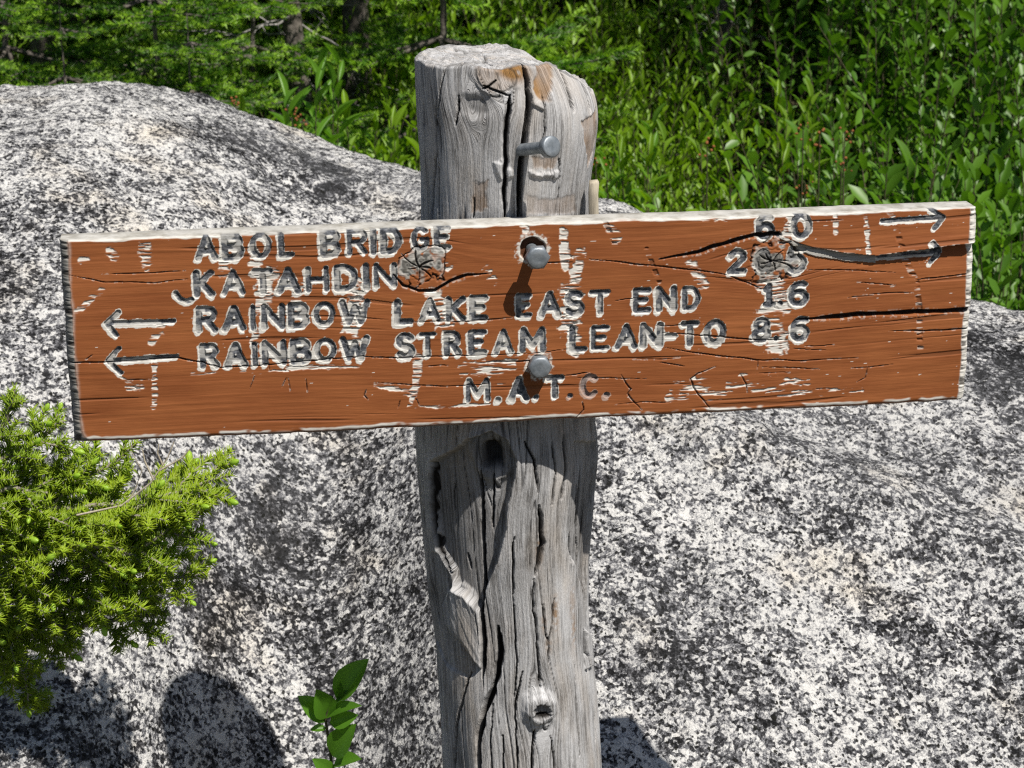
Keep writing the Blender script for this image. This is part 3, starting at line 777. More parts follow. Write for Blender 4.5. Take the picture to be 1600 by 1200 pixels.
# ---- log post
EDG = [(85, 645, 890), (110, 645, 912), (145, 647, 930), (180, 649, 935), (220, 651, 929), (280, 655, 921), (335, 657, 918), (500, 652, 925), (660, 649, 930), (690, 650, 936),
       (720, 652, 936), (760, 656, 931), (800, 659, 927), (870, 665, 921), (950, 675, 921), (1000, 681, 923), (1080, 687, 931), (1200, 693, 940), (1500, 700, 950)]
ez, ecx, er = [], [], []
for py, l, r in EDG:
    pl, pr = W3(l, py, PY), W3(r, py, PY)
    ez.append(pl[2]); ecx.append((pl[0] + pr[0]) / 2); er.append((pr[0] - pl[0]) / 2 * 0.998)
ez, ecx, er = np.array(ez[::-1]), np.array(ecx[::-1]), np.array(er[::-1])
zd = np.linspace(ez[0], ez[-1], 600)
def smo(a):
    d_ = np.interp(zd, ez, a); k_ = np.exp(-(np.arange(-30, 31) / 11.0) ** 2); k_ /= k_.sum()
    return np.convolve(np.pad(d_, 30, mode='edge'), k_, 'valid')
ecx_s, er_s = smo(ecx), smo(er)
def pcx(z): return np.interp(z, zd, ecx_s)
def prad(z): return np.interp(z, zd, er_s)
RS = 0.074
def PSZ(px, py):                                           # a spot on the post's front, as arc length and height
    d = ray(px, py); y = PY - RS
    for _ in range(12):
        p = CAMP + d * (y / d[1])
        s = np.clip((p[0] - pcx(p[2])) / prad(p[2]), -0.985, 0.985)
        th = math.asin(s); y = PY - prad(p[2]) * math.cos(th)
    return th * RS, float(p[2])
ZT = 1.386
zb0 = W3(800, 1230, PY - RS)[2]; zbd0 = BC[2] - BH / 2 + 0.004; zbd1 = BC[2] + BH / 2 - 0.008
zrow = np.concatenate([np.linspace(-0.25, zb0, 40)[:-1], np.arange(zb0, zbd0, 0.0009), np.linspace(zbd0, zbd1, 24)[1:-1], np.arange(zbd1, ZT - 0.0001, 0.0008), [ZT]])
thf = np.radians(100)
thr = np.concatenate([np.linspace(-thf, thf, 330), np.linspace(thf, 2 * math.pi - thf, 60)[1:-1]])
TH, ZZ = np.meshgrid(thr, zrow)
THs = np.where(TH > math.pi, TH - 2 * math.pi, TH)
brk = 0.030 * sstep(math.radians(38), math.radians(88), THs) * sstep(math.radians(178), math.radians(120), THs)
ztop_th = ZT - brk[0] + (fbm(np.cos(thr) * 5 + 9, np.sin(thr) * 5, 3, 201) - 0.5) * 0.006
tz = (ZZ - zbd1) / (ZT - zbd1)
ZZ = np.where(tz > 0, zbd1 + (ztop_th[None, :] - zbd1) * tz, ZZ)
Sx = THs * RS
D = np.zeros(Sx.shape); PC = np.zeros(Sx.shape); ST = np.zeros(Sx.shape); LT = np.zeros(Sx.shape); DK = np.zeros(Sx.shape)
G = Sx + (fbm(Sx * 14, ZZ * 5, 3, 211) - 0.5) * 0.010 + 0.02 * (ZZ - 1.0) * 0
PKN = [((766, 715), 30, 42), ((843, 1108), 28, 34), ((775, 118), 40, 26), ((745, 165), 30, 22)]
pk = []
for (kp, wx, wz) in PKN:
    s, z = PSZ(*kp); pk.append((s, z, wx * 0.00056, wz * 0.00056))
for s, z, wx, wz in pk:
    ds = Sx - s; dz = ZZ - z
    G = G - np.sign(ds) * wx * 1.0 * np.exp(-(dz / (wz * 1.8)) ** 2) * np.exp(-np.abs(ds) / (wx * 1.2)) * np.clip(np.abs(ds) / (wx * .35), 0, 1)
D += (fbm(Sx * 22 + 4, ZZ * 9, 3, 221) - 0.5) * 0.0065
n1 = fbm(G * 300, ZZ * 5, 3, 222); n2 = fbm(G * 650, ZZ * 11, 2, 223)
D += (n1 - 0.5) * 0.0007 + (n2 - 0.5) * 0.0004
fz = np.abs(fbm(G * 80, ZZ * 2.6, 2, 224) - 0.5)
fzm = sstep(0.022, 0.004, fz) * sstep(0.42, 0.58, fbm(G * 40, ZZ * 14, 2, 225))
D -= 0.0016 * fzm; PC = np.maximum(PC, 0.65 * fzm)
pn = fbm(Sx * 300, ZZ * 300, 3, 228); pn2 = fbm(Sx * 90, ZZ * 60, 3, 229)

def player(poly, h, soft=0.0016, rough=0.0018):            # a layer of wood standing proud or worn away
    q = [PSZ(*p) for p in poly]
    X = Sx + (pn2 - 0.5) * rough * 2; Z = ZZ + (pn - .5) * rough
    ins = in_poly(X, Z, q)
    d, _, _ = pl_dist(X, Z, q + [q[0]])
    sd = np.where(ins, d, -d)
    m = sstep(-soft, soft, sd)
    return m, sd
def pcrack(pts, w, dep, seedd=0):
    global D, PC
    q = [PSZ(*p) for p in pts]; w *= 0.00055
    d, par, _ = pl_dist(Sx + (fbm(Sx * 30, ZZ * 120, 2, 240 + seedd) - .5) * 0.0018, ZZ, q)
    ww = np.maximum(w * np.clip(np.minimum(par, 1 - par) * 6 + 0.25, 0, 1) * (0.6 + 0.8 * fbm(Sx * 20, ZZ * 60, 2, 250 + seedd)), 0.0005)
    m = sstep(1.35, 0.55, d / ww)
    D -= dep * m; PC = np.maximum(PC, m)
# worn hollow below the board, some of its shade put into the colour
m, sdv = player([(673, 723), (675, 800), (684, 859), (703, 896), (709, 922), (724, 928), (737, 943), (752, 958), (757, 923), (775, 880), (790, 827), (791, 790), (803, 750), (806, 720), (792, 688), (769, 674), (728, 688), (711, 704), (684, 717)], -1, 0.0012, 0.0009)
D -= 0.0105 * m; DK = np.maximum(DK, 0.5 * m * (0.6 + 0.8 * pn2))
lip = np.exp(-((sdv + 0.002) / 0.0016) ** 2); D += 0.0005 * lip
# curled flap at the left, below
m, sdv = player([(690, 945), (699, 922), (714, 914), (731, 928), (748, 955), (755, 980), (757, 1052), (738, 1030), (715, 1002), (695, 975)], 1, 0.0012, 0.0008)
D += (0.0034 + 0.0012 * (fbm((Sx + ZZ * .35) * 420, ZZ * 30, 2, 262) - .5)) * m * sstep(-0.002, 0.003, sdv); LT = np.maximum(LT, 0.8 * m)
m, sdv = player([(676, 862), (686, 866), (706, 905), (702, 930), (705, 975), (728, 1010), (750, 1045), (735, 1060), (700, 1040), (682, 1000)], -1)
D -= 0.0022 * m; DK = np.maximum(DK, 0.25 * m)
# right hand strip under its own edge
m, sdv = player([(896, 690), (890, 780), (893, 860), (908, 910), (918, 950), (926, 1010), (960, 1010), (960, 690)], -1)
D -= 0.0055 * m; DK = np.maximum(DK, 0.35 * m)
m, sdv = player([(915, 985), (925, 990), (926, 1040), (916, 1045)], 1); D += 0.004 * m
# peeled plates above the board
for poly, h, st in (([(838, 100), (862, 98), (862, 140), (855, 158), (846, 160), (838, 140)], -0.0024, 0.75), ([(820, 268), (870, 268), (868, 278), (840, 276), (822, 274)], 0.0026, 0.0),
                    ([(735, 285), (765, 282), (755, 300), (764, 326), (735, 333)], -0.0006, 0.5), ([(820, 305), (860, 312), (900, 302), (900, 333), (820, 333)], -0.0005, 0.25),
                    ([(833, 160), (848, 150), (842, 172)], 0.003, 0.0), ([(775, 255), (790, 250), (800, 275), (786, 282)], 0.0022, 0.0), ([(830, 245), (868, 246), (866, 262), (832, 262)], -0.0008, 0.45),
                    ([(905, 190), (934, 170), (940, 235), (918, 260)], -0.0015, 0.55)):
    m, sdv = player(poly, 1, 0.0016, 0.0045)
    D += h * m; ST = np.maximum(ST, st * m * (0.5 + 0.9 * pn2))
    if h > 0.002: LT = np.maximum(LT, 0.8 * m)
s0, z0 = PSZ(800, 110); m = np.exp(-(((Sx - s0) / 0.013) ** 2 + ((ZZ - z0) / 0.008) ** 2)); ST = np.maximum(ST, 1.5 * m * sstep(0.25, 0.5, pn2))
s0, z0 = PSZ(910, 110); m = np.exp(-(((Sx - s0) / 0.028) ** 2 + ((ZZ - z0) / 0.04) ** 2)); LT = np.maximum(LT, m)
# knots
for i, (s, z, wx, wz) in enumerate(pk):
    rr = np.hypot((Sx - s) / wx, (ZZ - z) / wz) + (pn2 - .5) * 0.5
    an = np.arctan2(ZZ - z, Sx - s)
    if i == 0:
        D += 0.004 * np.exp(-((rr - 0.95) / 0.28) ** 2) - 0.013 * sstep(0.72, 0.35, rr)
        PC = np.maximum(PC, 0.85 * sstep(0.75, 0.40, rr)); DK = np.maximum(DK, 0.5 * sstep(1.3, 0.8, rr))
    elif i == 1:
        D += 0.0075 * sstep(1.25, 0.55, rr)
        hr = np.hypot((Sx - s - 0.001) / (wx * 0.50), (ZZ - z + 0.0005) / (wz * 0.40)) + (pn - .5) * 0.8
        D -= 0.006 * sstep(1.1, 0.6, hr); DK = np.maximum(DK, 0.75 * sstep(1.25, 0.8, hr))
        hr2 = np.hypot((Sx - s - 0.001) / (wx * 0.5), (ZZ - z + 0.0050) / (wz * 0.10))
        D -= 0.004 * sstep(1.2, 0.7, hr2); PC = np.maximum(PC, sstep(1.2, 0.8, hr2))
        LT = np.maximum(LT, sstep(1.5, 0.95, rr) * sstep(0.5, 0.85, rr))
        D -= 0.0010 * np.exp(-((rr - 0.86) / 0.07) ** 2)
    elif i == 2:
        D += 0.0028 * sstep(1.2, 0.7, rr) - 0.0012 * np.exp(-((rr - 0.8) / 0.08) ** 2)
        PC = np.maximum(PC, 0.7 * np.exp(-((rr - 0.8) / 0.06) ** 2) * sstep(0.45, 0.55, pn2)); ST = np.maximum(ST, 0.3 * sstep(1, .6, rr))
    else:
        D -= 0.0040 * sstep(1.1, 0.3, rr); DK = np.maximum(DK, 0.5 * sstep(0.9, 0.3, rr))
PCR = [([(819, 96), (822, 120), (826, 150), (824, 185), (819, 215), (815, 240), (813, 290), (811, 345)], 4.2, .011), ([(797, 148), (793, 180), (790, 210), (789, 260), (788, 345)], 3.0, .009),
       ([(682, 150), (680, 200), (682, 240), (677, 290), (676, 345)], 2.6, .006), ([(659, 160), (661, 200)], 2.2, .005), ([(873, 88), (881, 120), (889, 150), (895, 175)], 3.2, .008), ([(908, 128), (917, 150), (920, 180)], 4.5, .008),
       ([(757, 133), (765, 137), (797, 150)], 1.5, .003), ([(775, 125), (762, 136), (755, 138)], 1.6, .003), ([(718, 150), (715, 180), (712, 196)], 1.6, .003), ([(848, 150), (850, 200), (846, 230)], 1.2, .003),
       ([(872, 235), (874, 290), (870, 335)], 1.3, .003), ([(740, 310), (738, 340)], 1.2, .003), ([(686, 255), (686, 335)], 1.5, .004), ([(700, 100), (690, 140), (684, 180)], 1.3, .003),
       ([(747, 740), (748, 800), (750, 870), (752, 930), (754, 960)], 3.0, .008), ([(768, 745), (768, 790), (766, 830)], 1.8, .004), ([(722, 870), (726, 895)], 1.5, .003), ([(699, 760), (700, 800)], 1.3, .003),
       ([(843, 790), (846, 820), (847, 850), (842, 880), (836, 900)], 4.0, .006), ([(803, 840), (801, 900), (802, 930)], 1.5, .004), ([(834, 905), (832, 940), (840, 1000), (843, 1050), (845, 1074)], 1.7, .004),
       ([(753, 900), (752, 960), (755, 1000), (754, 1060)], 4.0, .009), ([(778, 980), (781, 1020), (777, 1050), (770, 1080), (757, 1110), (750, 1150), (748, 1225)], 5.0, .011), ([(735, 1052), (726, 1085), (718, 1120), (713, 1170), (710, 1225)], 2.6, .006),
       ([(801, 930), (804, 980), (808, 1040), (803, 1090)], 1.5, .003), ([(818, 1050), (808, 1085), (804, 1110), (806, 1150), (809, 1225)], 1.9, .004), ([(836, 1140), (833, 1170), (830, 1225)], 2.6, .005), ([(785, 1150), (786, 1225)], 1.3, .003),
       ([(770, 1100), (766, 1160), (770, 1225)], 1.2, .003), ([(893, 810), (891, 850), (895, 880)], 5.0, .010), ([(906, 760), (908, 840), (910, 900)], 2.2, .006), ([(914, 985), (916, 1020), (921, 1050)], 3.5, .008), ([(898, 1040), (902, 1110), (905, 1180)], 1.3, .003),
       ([(866, 935), (864, 970), (858, 1000), (857, 1035)], 1.6, .003), ([(848, 945), (852, 985), (857, 1005)], 1.8, .003), ([(820, 690), (835, 720), (842, 770)], 1.7, .004), ([(862, 690), (868, 740), (862, 790)], 2.0, .004), ([(880, 680), (884, 730), (878, 780)], 2.0, .004),
       ([(673, 722), (674, 800), (682, 858), (702, 897)], 2.6, .006), ([(860, 1150), (866, 1190), (864, 1225)], 1.5, .003), ([(930, 1120), (932, 1160)], 2.5, .005)]
for i, (p, w, dp) in enumerate(PCR): pcrack(p, w, dp, i)
for (kp, ws, wz, a) in (((843, 860), .003, .014, .8), ((868, 960), .003, .018, .8), ((850, 975), .003, .01, .6), ((897, 985), .004, .018, .6), ((857, 1008), .003, .008, .5), ((895, 940), .005, .02, .4)):
    s, z = PSZ(*kp); ST = np.maximum(ST, a * np.exp(-(((Sx - s) / ws) ** 2 + ((ZZ - z) / wz) ** 2)) * sstep(0.3, 0.55, pn))
LT = np.maximum(LT, 0.35 * sstep(0.5, 0.65, fbm(Sx * 25, ZZ * 12, 3, 261)))
D -= np.where(tz > 0, rnd_edge(np.clip((ztop_th[None, :] - ZZ) + (pn2 - .5) * 0.002, 0, 1), 0.0020), 0)
Rr = prad(ZZ) + D
Xp = pcx(ZZ) + Rr * np.sin(TH); Yp = PY - Rr * np.cos(TH)
PV = np.stack([Xp, Yp, ZZ], -1)
nz_, nt_ = TH.shape
idx = np.arange(nz_ * nt_).reshape(nz_, nt_); idn = np.roll(idx, -1, 1)
Fp = [np.stack([idx[:-1], idn[:-1], idn[1:], idx[1:]], -1).reshape(-1, 4)]
allV = [PV.reshape(-1, 3)]
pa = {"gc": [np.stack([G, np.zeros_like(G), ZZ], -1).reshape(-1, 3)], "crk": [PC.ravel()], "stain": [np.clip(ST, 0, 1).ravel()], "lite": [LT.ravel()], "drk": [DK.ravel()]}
# end grain on top
ctr = PV[-1].mean(0)
prev = idx[-1]; base = nz_ * nt_
for k in range(1, 46):
    f = 1 - k / 46.0
    p = ctr + (PV[-1] - ctr) * f
    lo = ctr[2] + (PV[-1][:, 2] - ctr[2]) * f ** 3
    q = p[:, :2]
    rz = (fbm(q[:, 0] * 90, q[:, 1] * 90, 3, 271) - .5) * 0.006 + (fbm(q[:, 0] * 400, q[:, 1] * 400, 2, 272) - .5) * 0.0022 + 0.0006 * np.sin(f * 60)
    ck = np.zeros(nt_)
    for an, L in ((0.4, 1.0), (-0.5, .5), (1.2, .8), (-1.4, .7), (2.4, .7), (3.6, .9)):
        da = np.abs(np.angle(np.exp(1j * (thr - an - 0.2 * np.sin(f * 9))))) * f * RS
        ck = np.maximum(ck, sstep(0.0016, 0.0006, da) * (f > 1 - L) * (f > 0.05))
    p = np.stack([q[:, 0], q[:, 1], lo + rz - 0.004 * ck + 0.0008], -1)
    allV.append(p)
    pa["gc"].append(np.stack([q[:, 0] * 0.8, np.zeros(nt_), q[:, 1] * 25], -1)); pa["crk"].append(ck * .9); pa["stain"].append(np.zeros(nt_)); pa["lite"].append(np.full(nt_, 0.65)); pa["drk"].append(0.5 * sstep(.52, .68, fbm(q[:, 0] * 60, q[:, 1] * 60, 3, 273)))
    cur = np.arange(base, base + nt_); base += nt_
    Fp.append(np.stack([prev, np.roll(prev, -1), np.roll(cur, -1), cur], -1)); prev = cur
allV.append(ctr[None]); 
pa["gc"].append(np.zeros((1, 3)))
for k in ("crk", "stain", "lite", "drk"): pa[k].append(np.array([0.3]))
Ft = np.stack([prev, np.roll(prev, -1), np.full(nt_, base)], -1)
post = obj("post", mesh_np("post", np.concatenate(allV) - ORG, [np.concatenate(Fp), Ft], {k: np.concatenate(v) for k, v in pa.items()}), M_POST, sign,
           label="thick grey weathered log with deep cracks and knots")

# ---- pale peg wedged behind the board
pb = Bag()
c = W3(927, 300, 1.752); zt = W3(927, 283, 1.752)[2]; zb = zt - 0.09
prof = [(-.0042, -.005), (.0042, -.005), (.0044, .005), (-.0042, .0052)]
lev = [(zb, 1.0), (zt - 0.03, 1.02), (zt - 0.012, 0.98), (zt - 0.002, 1.0), (zt, 0.82)]
PVv = np.array([[c[0] + x * s + (0.0006 if i % 2 else 0), 1.752 + y * s, z + (0.0008 if x > 0 else 0)] for i, (z, s) in enumerate(lev) for x, y in prof]) - ORG
PF = [[i * 4 + k, i * 4 + (k + 1) % 4, (i + 1) * 4 + (k + 1) % 4, (i + 1) * 4 + k] for i in range(4) for k in range(4)] + [[16, 17, 18, 19], [3, 2, 1, 0]]
obj("peg", mesh_np("peg", PVv, np.array(PF), smooth=False), M_PEG, sign, label="short pale wooden peg standing up behind the board")

# ---- bolts
def bolt(base, tip, rs, rh, th, hexa):
    base = np.array(base); tip = np.array(tip)
    ax = (tip - base); L = np.linalg.norm(ax); ax /= L
    e1 = np.cross(ax, [0, 0, 1]); e1 /= np.linalg.norm(e1); e2 = np.cross(ax, e1)
    def lathe(prof, n, ph=0.0):
        Vv = []; Ff = []
        for t, r in prof:
            for k in range(n):
                a = 2 * math.pi * k / n + ph
                Vv.append(base + ax * t + r * (math.cos(a) * e1 + math.sin(a) * e2))
        m = len(prof)
        for i in range(m - 1):
            for k in range(n):
                Ff.append((i * n + k, i * n + (k + 1) % n, (i + 1) * n + (k + 1) % n, (i + 1) * n + k))
        return np.array(Vv) - ORG, np.array(Ff)
    Vv, Ff = lathe([(-0.012, rs), (0.0, rs), (L - th * 0.9, rs)], 20)
    b = obj("bolt", mesh_np("bolt_shank", Vv, Ff), M_STEEL, sign)
    n = 24
    Vv = []; 
    def ringp(t, kind, r):
        out = []
        for k in range(n):
            a = 2 * math.pi * k / n
            if kind == 'hex':
                q = (a % (math.pi / 3)) - math.pi / 6
                rr = r / math.cos(q)
            else: rr = r
            out.append(base + ax * t + rr * (math.cos(a) * e1 + math.sin(a) * e2))
        return out
    hk = 'hex' if hexa else 'round'
    t0 = L - th
    lv = [(t0, 'round', rs * 0.9), (t0, hk, rh * 0.93), (t0 + th * .12, hk, rh), (t0 + th * .72, hk, rh), (t0 + th * .90, 'round', rh * 0.98), (t0 + th, 'round', rh * 0.84), (t0 + th * 0.985, 'round', rh * 0.4), (t0 + th * .98, 'round', rh * 0.02)]
    for t, k, r in lv: Vv += ringp(t, k, r)
    Ff = [(i * n + k, i * n + (k + 1) % n, (i + 1) * n + (k + 1) % n, (i + 1) * n + k) for i in range(len(lv) - 1) for k in range(n)]
    me = mesh_np("bolt_head", np.array(Vv) - ORG, np.array(Ff), smooth=False)
    obj("bolt_head", me, M_STEEL, b)
    return b
s_, z_ = PSZ(816, 234)
th = s_ / RS; pb_ = np.array([pcx(z_) + prad(z_) * math.sin(th), PY - prad(z_) * math.cos(th), z_])
hd = W3(863, 229, pb_[1] - 0.034)
tag(bolt(pb_, hd, 0.0052, 0.0092, 0.0075, False), "steel bolt sticking out of the post above the board")
def on_board(px, py, w):
    u, v = BUV(px, py); return BC + u * ba + v * bb + w * n0
hb = on_board(832, 391, -0.004); tag(bolt(hb, hb + n0 * 0.030 + bb * -0.001 + ba * 0.001, 0.0050, 0.0093, 0.008, True), "upper steel bolt through the board, standing proud")
hb = on_board(841, 569, -0.004); tag(bolt(hb, hb + n0 * 0.0165, 0.0050, 0.0093, 0.008, True), "lower steel bolt seated in the board")

# ------------------------------------------------------------------ leaf base shapes
LEAF_V = np.array([(0, 0, 0), (-.40, .28, .10), (0, .30, 0), (.40, .28, .10), (-.46, .62, .09), (0, .64, -.02), (.46, .62, .09), (0, 1, -.08)], float)
LEAF_F = np.array([(0, 2, 1), (0, 3, 2), (1, 2, 4), (2, 5, 4), (2, 3, 5), (3, 6, 5), (4, 5, 7), (5, 6, 7)])
def leaf_mesh(name, n=6):                                  # a finer leaf with a folded midrib and curved blade
    rows = n
    Vv = []; Ff = []
    for i in range(rows + 1):
        t = i / rows
        w = 0.5 * (math.sin(math.pi * min(1, t ** 0.85)) ** 0.8) if 0 < t < 1 else 0.012
        for x in (-1, -.5, 0, .5, 1):
            Vv.append((x * w, t, 0.16 * abs(x) * w * 2 - 0.16 * (t - .35) ** 2))
    for i in range(rows):
        for k in range(4):
            a = i * 5 + k; Ff.append((a, a + 1, a + 6, a + 5))
    Vv = np.array(Vv)
    return Vv, np.array(Ff)
LV6, LF6 = leaf_mesh("leaf")

def shrub_mesh(rng, nst, hgt, rad, L, wr, spacing, upr=0.55, bare=0.25, nleaf_top=3):
    fo = Bag(); stb = Bag()
    O = []; Dd = []; Nn = []; S = []; Rn = []
    for s in range(nst):
        a = rng.uniform(0, 2 * math.pi); r = rad * math.sqrt(rng.uniform(0, 1))
        h = hgt * rng.uniform(0.6, 1.05) * (1 - 0.25 * (r / rad) ** 2)
        b = np.array([r * math.cos(a) * 0.6, r * math.sin(a) * 0.6, -0.05])
        lean = np.array([math.cos(a) * r * 0.55 + rng.normal() * 0.05, math.sin(a) * r * 0.55 + rng.normal() * 0.05, h + 0.05])
        side = np.array([rng.normal(), rng.normal(), 0]) * 0.04
        ts = np.linspace(0, 1, 5)
        P = b + ts[:, None] * lean + (np.sin(ts * math.pi))[:, None] * side
        v, f = tube(P, 0.0030 * (1 - 0.75 * ts), 3); stb.add(v, f)
        n = max(4, int(h * (1 - bare) / spacing))
        tt = np.linspace(bare, 1.0, n)
        for i, t in enumerate(tt):
            p = b + t * lean + math.sin(t * math.pi) * side
            ax = lean / np.linalg.norm(lean)
            az = i * 2.39996 + rng.normal() * 0.3
            out = np.array([math.cos(az), math.sin(az), 0])
            up = upr + 0.5 * t * t + rng.normal() * 0.28
            d = out * max(0.25, 1 - 0.45 * t) + ax * up
            O.append(p); Dd.append(d); Nn.append(np.array([0.1, -0.25, 0.9]) - 0.3 * out + rng.normal(size=3) * 0.42)
            ll = L * rng.uniform(0.5, 1.3) * (1.0 if t < .9 else 0.75)
            S.append((ll * wr * rng.uniform(.85, 1.15), ll, ll * 0.6)); Rn.append(np.clip(0.7 * rng.uniform() + 0.3 * t, 0, 1))
    O = np.array(O); Fr = frames(np.array(Dd), np.array(Nn)); S = np.array(S)
    v, f = scatter(LEAF_V, LEAF_F, O, Fr, S)
    fo.add(v, f, rnd=np.repeat(Rn, len(LEAF_V)))
    return fo.mesh("foliage"), stb.mesh("stems")

rg = np.random.default_rng(5)
PROTO = {
    'laurel': [shrub_mesh(rg, 46, 0.62, 0.26, 0.034, 0.32, 0.010, 0.65) for _ in range(3)],
    'alder': [shrub_mesh(rg, 46, 0.80, 0.30, 0.038, 0.44, 0.014, 0.35) for _ in range(3)],
    'berry': [shrub_mesh(rg, 60, 0.55, 0.28, 0.028, 0.42, 0.010, 0.5) for _ in range(2)],
}
for k in PROTO:
    for fo, st in PROTO[k]:
        fo.materials.append({'laurel': M_LEAF_A, 'alder': M_LEAF_B, 'berry': M_LEAF_A}[k]); st.materials.append(M_STEM)

def put_shrub(kind, i, x, y, sc, rz, label, group, dz=0.0):
    fo, st = PROTO[kind][i % len(PROTO[kind])]
    e = obj({'laurel': 'laurel_shrub', 'alder': 'alder_shrub', 'berry': 'blueberry_shrub'}[kind], None, None, None, label, "shrub", group, None, (x, y, float(gz(x, y)) + dz))
    e.rotation_euler = (0, 0, rz); e.scale = (sc, sc, sc)
    obj("foliage", fo, None, e, kind="stuff"); obj("stems", st, None, e)
    return e

n = 0
rs = np.random.default_rng(77)
SHR = {}
ORD = ["first", "second", "third", "fourth", "fifth", "sixth", "seventh", "eighth", "ninth", "tenth", "eleventh", "twelfth", "thirteenth", "fourteenth"]
for y in np.arange(3.75, 7.6, 0.30):
    half = 0.27 * y + 0.45
    for x in np.arange(-half, half, 0.34):
        xx = x + rs.uniform(-.12, .12); yy = y + rs.uniform(-.12, .12)
        pxx = 800 + FPX * xx / (yy * 1.0)
        if rock_at(xx, yy) > gz(xx, yy) + 0.12 and -2.0 < xx < 1.7 and yy < 4.9: continue
        if pxx < 560 and yy > 4.6 and rs.uniform() < 0.72: continue
        if 380 < pxx < 640 and 4.3 < yy < 6 and rs.uniform() < 0.55: continue
        if 560 <= pxx < 900 and yy > 5.6 and rs.uniform() < 0.6: continue
        if 1090 < pxx < 1290 and yy > 4.85 and rs.uniform() < 0.85: continue
        if pxx > 1230: kind = 'alder' if rs.uniform() < .8 else 'laurel'
        elif pxx > 850: kind = 'laurel' if rs.uniform() < .6 else 'berry'
        else: kind = 'laurel' if rs.uniform() < .7 else 'berry'
        look = {'alder': "broad leaved dark green shrub", 'laurel': "upright leaved bright green shrub", 'berry': "small leaved green shrub"}[kind]
        for lim, where in ((150, "at the left picture edge"), (350, "over the left crest of the boulder"), (480, "left of the long leaved laurel"), (660, "left of the post"), (900, "behind the post top"), (1020, "right of the post"),
                           (1180, "above the end of the lettering"), (1340, "above the mileage numerals"), (1480, "above the right arrows"), (9999, "at the right picture edge")):
            if pxx < lim: break
        row = "front row" if yy < 4.5 else "second row" if yy < 5.2 else "third row" if yy < 6.0 else "back rows"
        zone = look + ", " + row + ", " + where
        SHR.setdefault(zone, []).append((pxx, put_shrub(kind, n, xx, yy, rs.uniform(.85, 1.25) * (1.12 if pxx > 1230 else 1.0), rs.uniform(0, 6.28), zone, look.replace('shrub', 'shrubs') + ' of the thicket'))); n += 1

for zone, lst in SHR.items():                              # neighbours that share a spot are told apart by their order
    if len(lst) > 1:
        for k, (pxx, e) in enumerate(sorted(lst, key=lambda q: q[0])): e["label"] = zone + ", " + ORD[min(k, 13)] + " from left"

# ------------------------------------------------------------------ spruces and pines in the background
NEED_V = np.array([(-.5, 0, 0), (.5, 0, 0), (0, 1, .0)], float); NEED_F = np.array([(0, 1, 2)])
def needles_on(P0, P1, rng, per_m, L, W, fwd=0.9, tipc=0.0, vjit=0.25):
    Ls = np.linalg.norm(P1 - P0); n = max(4, int(Ls * per_m))
    t = np.sort(rng.uniform(0, 1, n))
    ax = (P1 - P0) / (Ls + 1e-9)
    a = np.cross(ax, [0.2, 0.1, 1.0]); a /= np.linalg.norm(a) + 1e-9; b = np.cross(ax, a)
    ph = rng.uniform(0, 2 * math.pi, n)
    rad = np.cos(ph)[:, None] * a + np.sin(ph)[:, None] * b
    d = rad + ax * (fwd + rng.normal(size=n)[:, None] * vjit)
    d[:, 2] += 0.18
    O = P0 + t[:, None] * (P1 - P0)
    ll = L * rng.uniform(.75, 1.15, n) * (1 - 0.25 * t ** 4)
    Fr = frames(d, np.cross(d, ax) + 1e-6 + rng.normal(size=(n, 3)) * 0.3)
    return O, Fr, np.stack([np.full(n, W), ll, np.full(n, W)], 1), np.clip(tipc * sstep(0.35, 0.9, t), 0, 1)

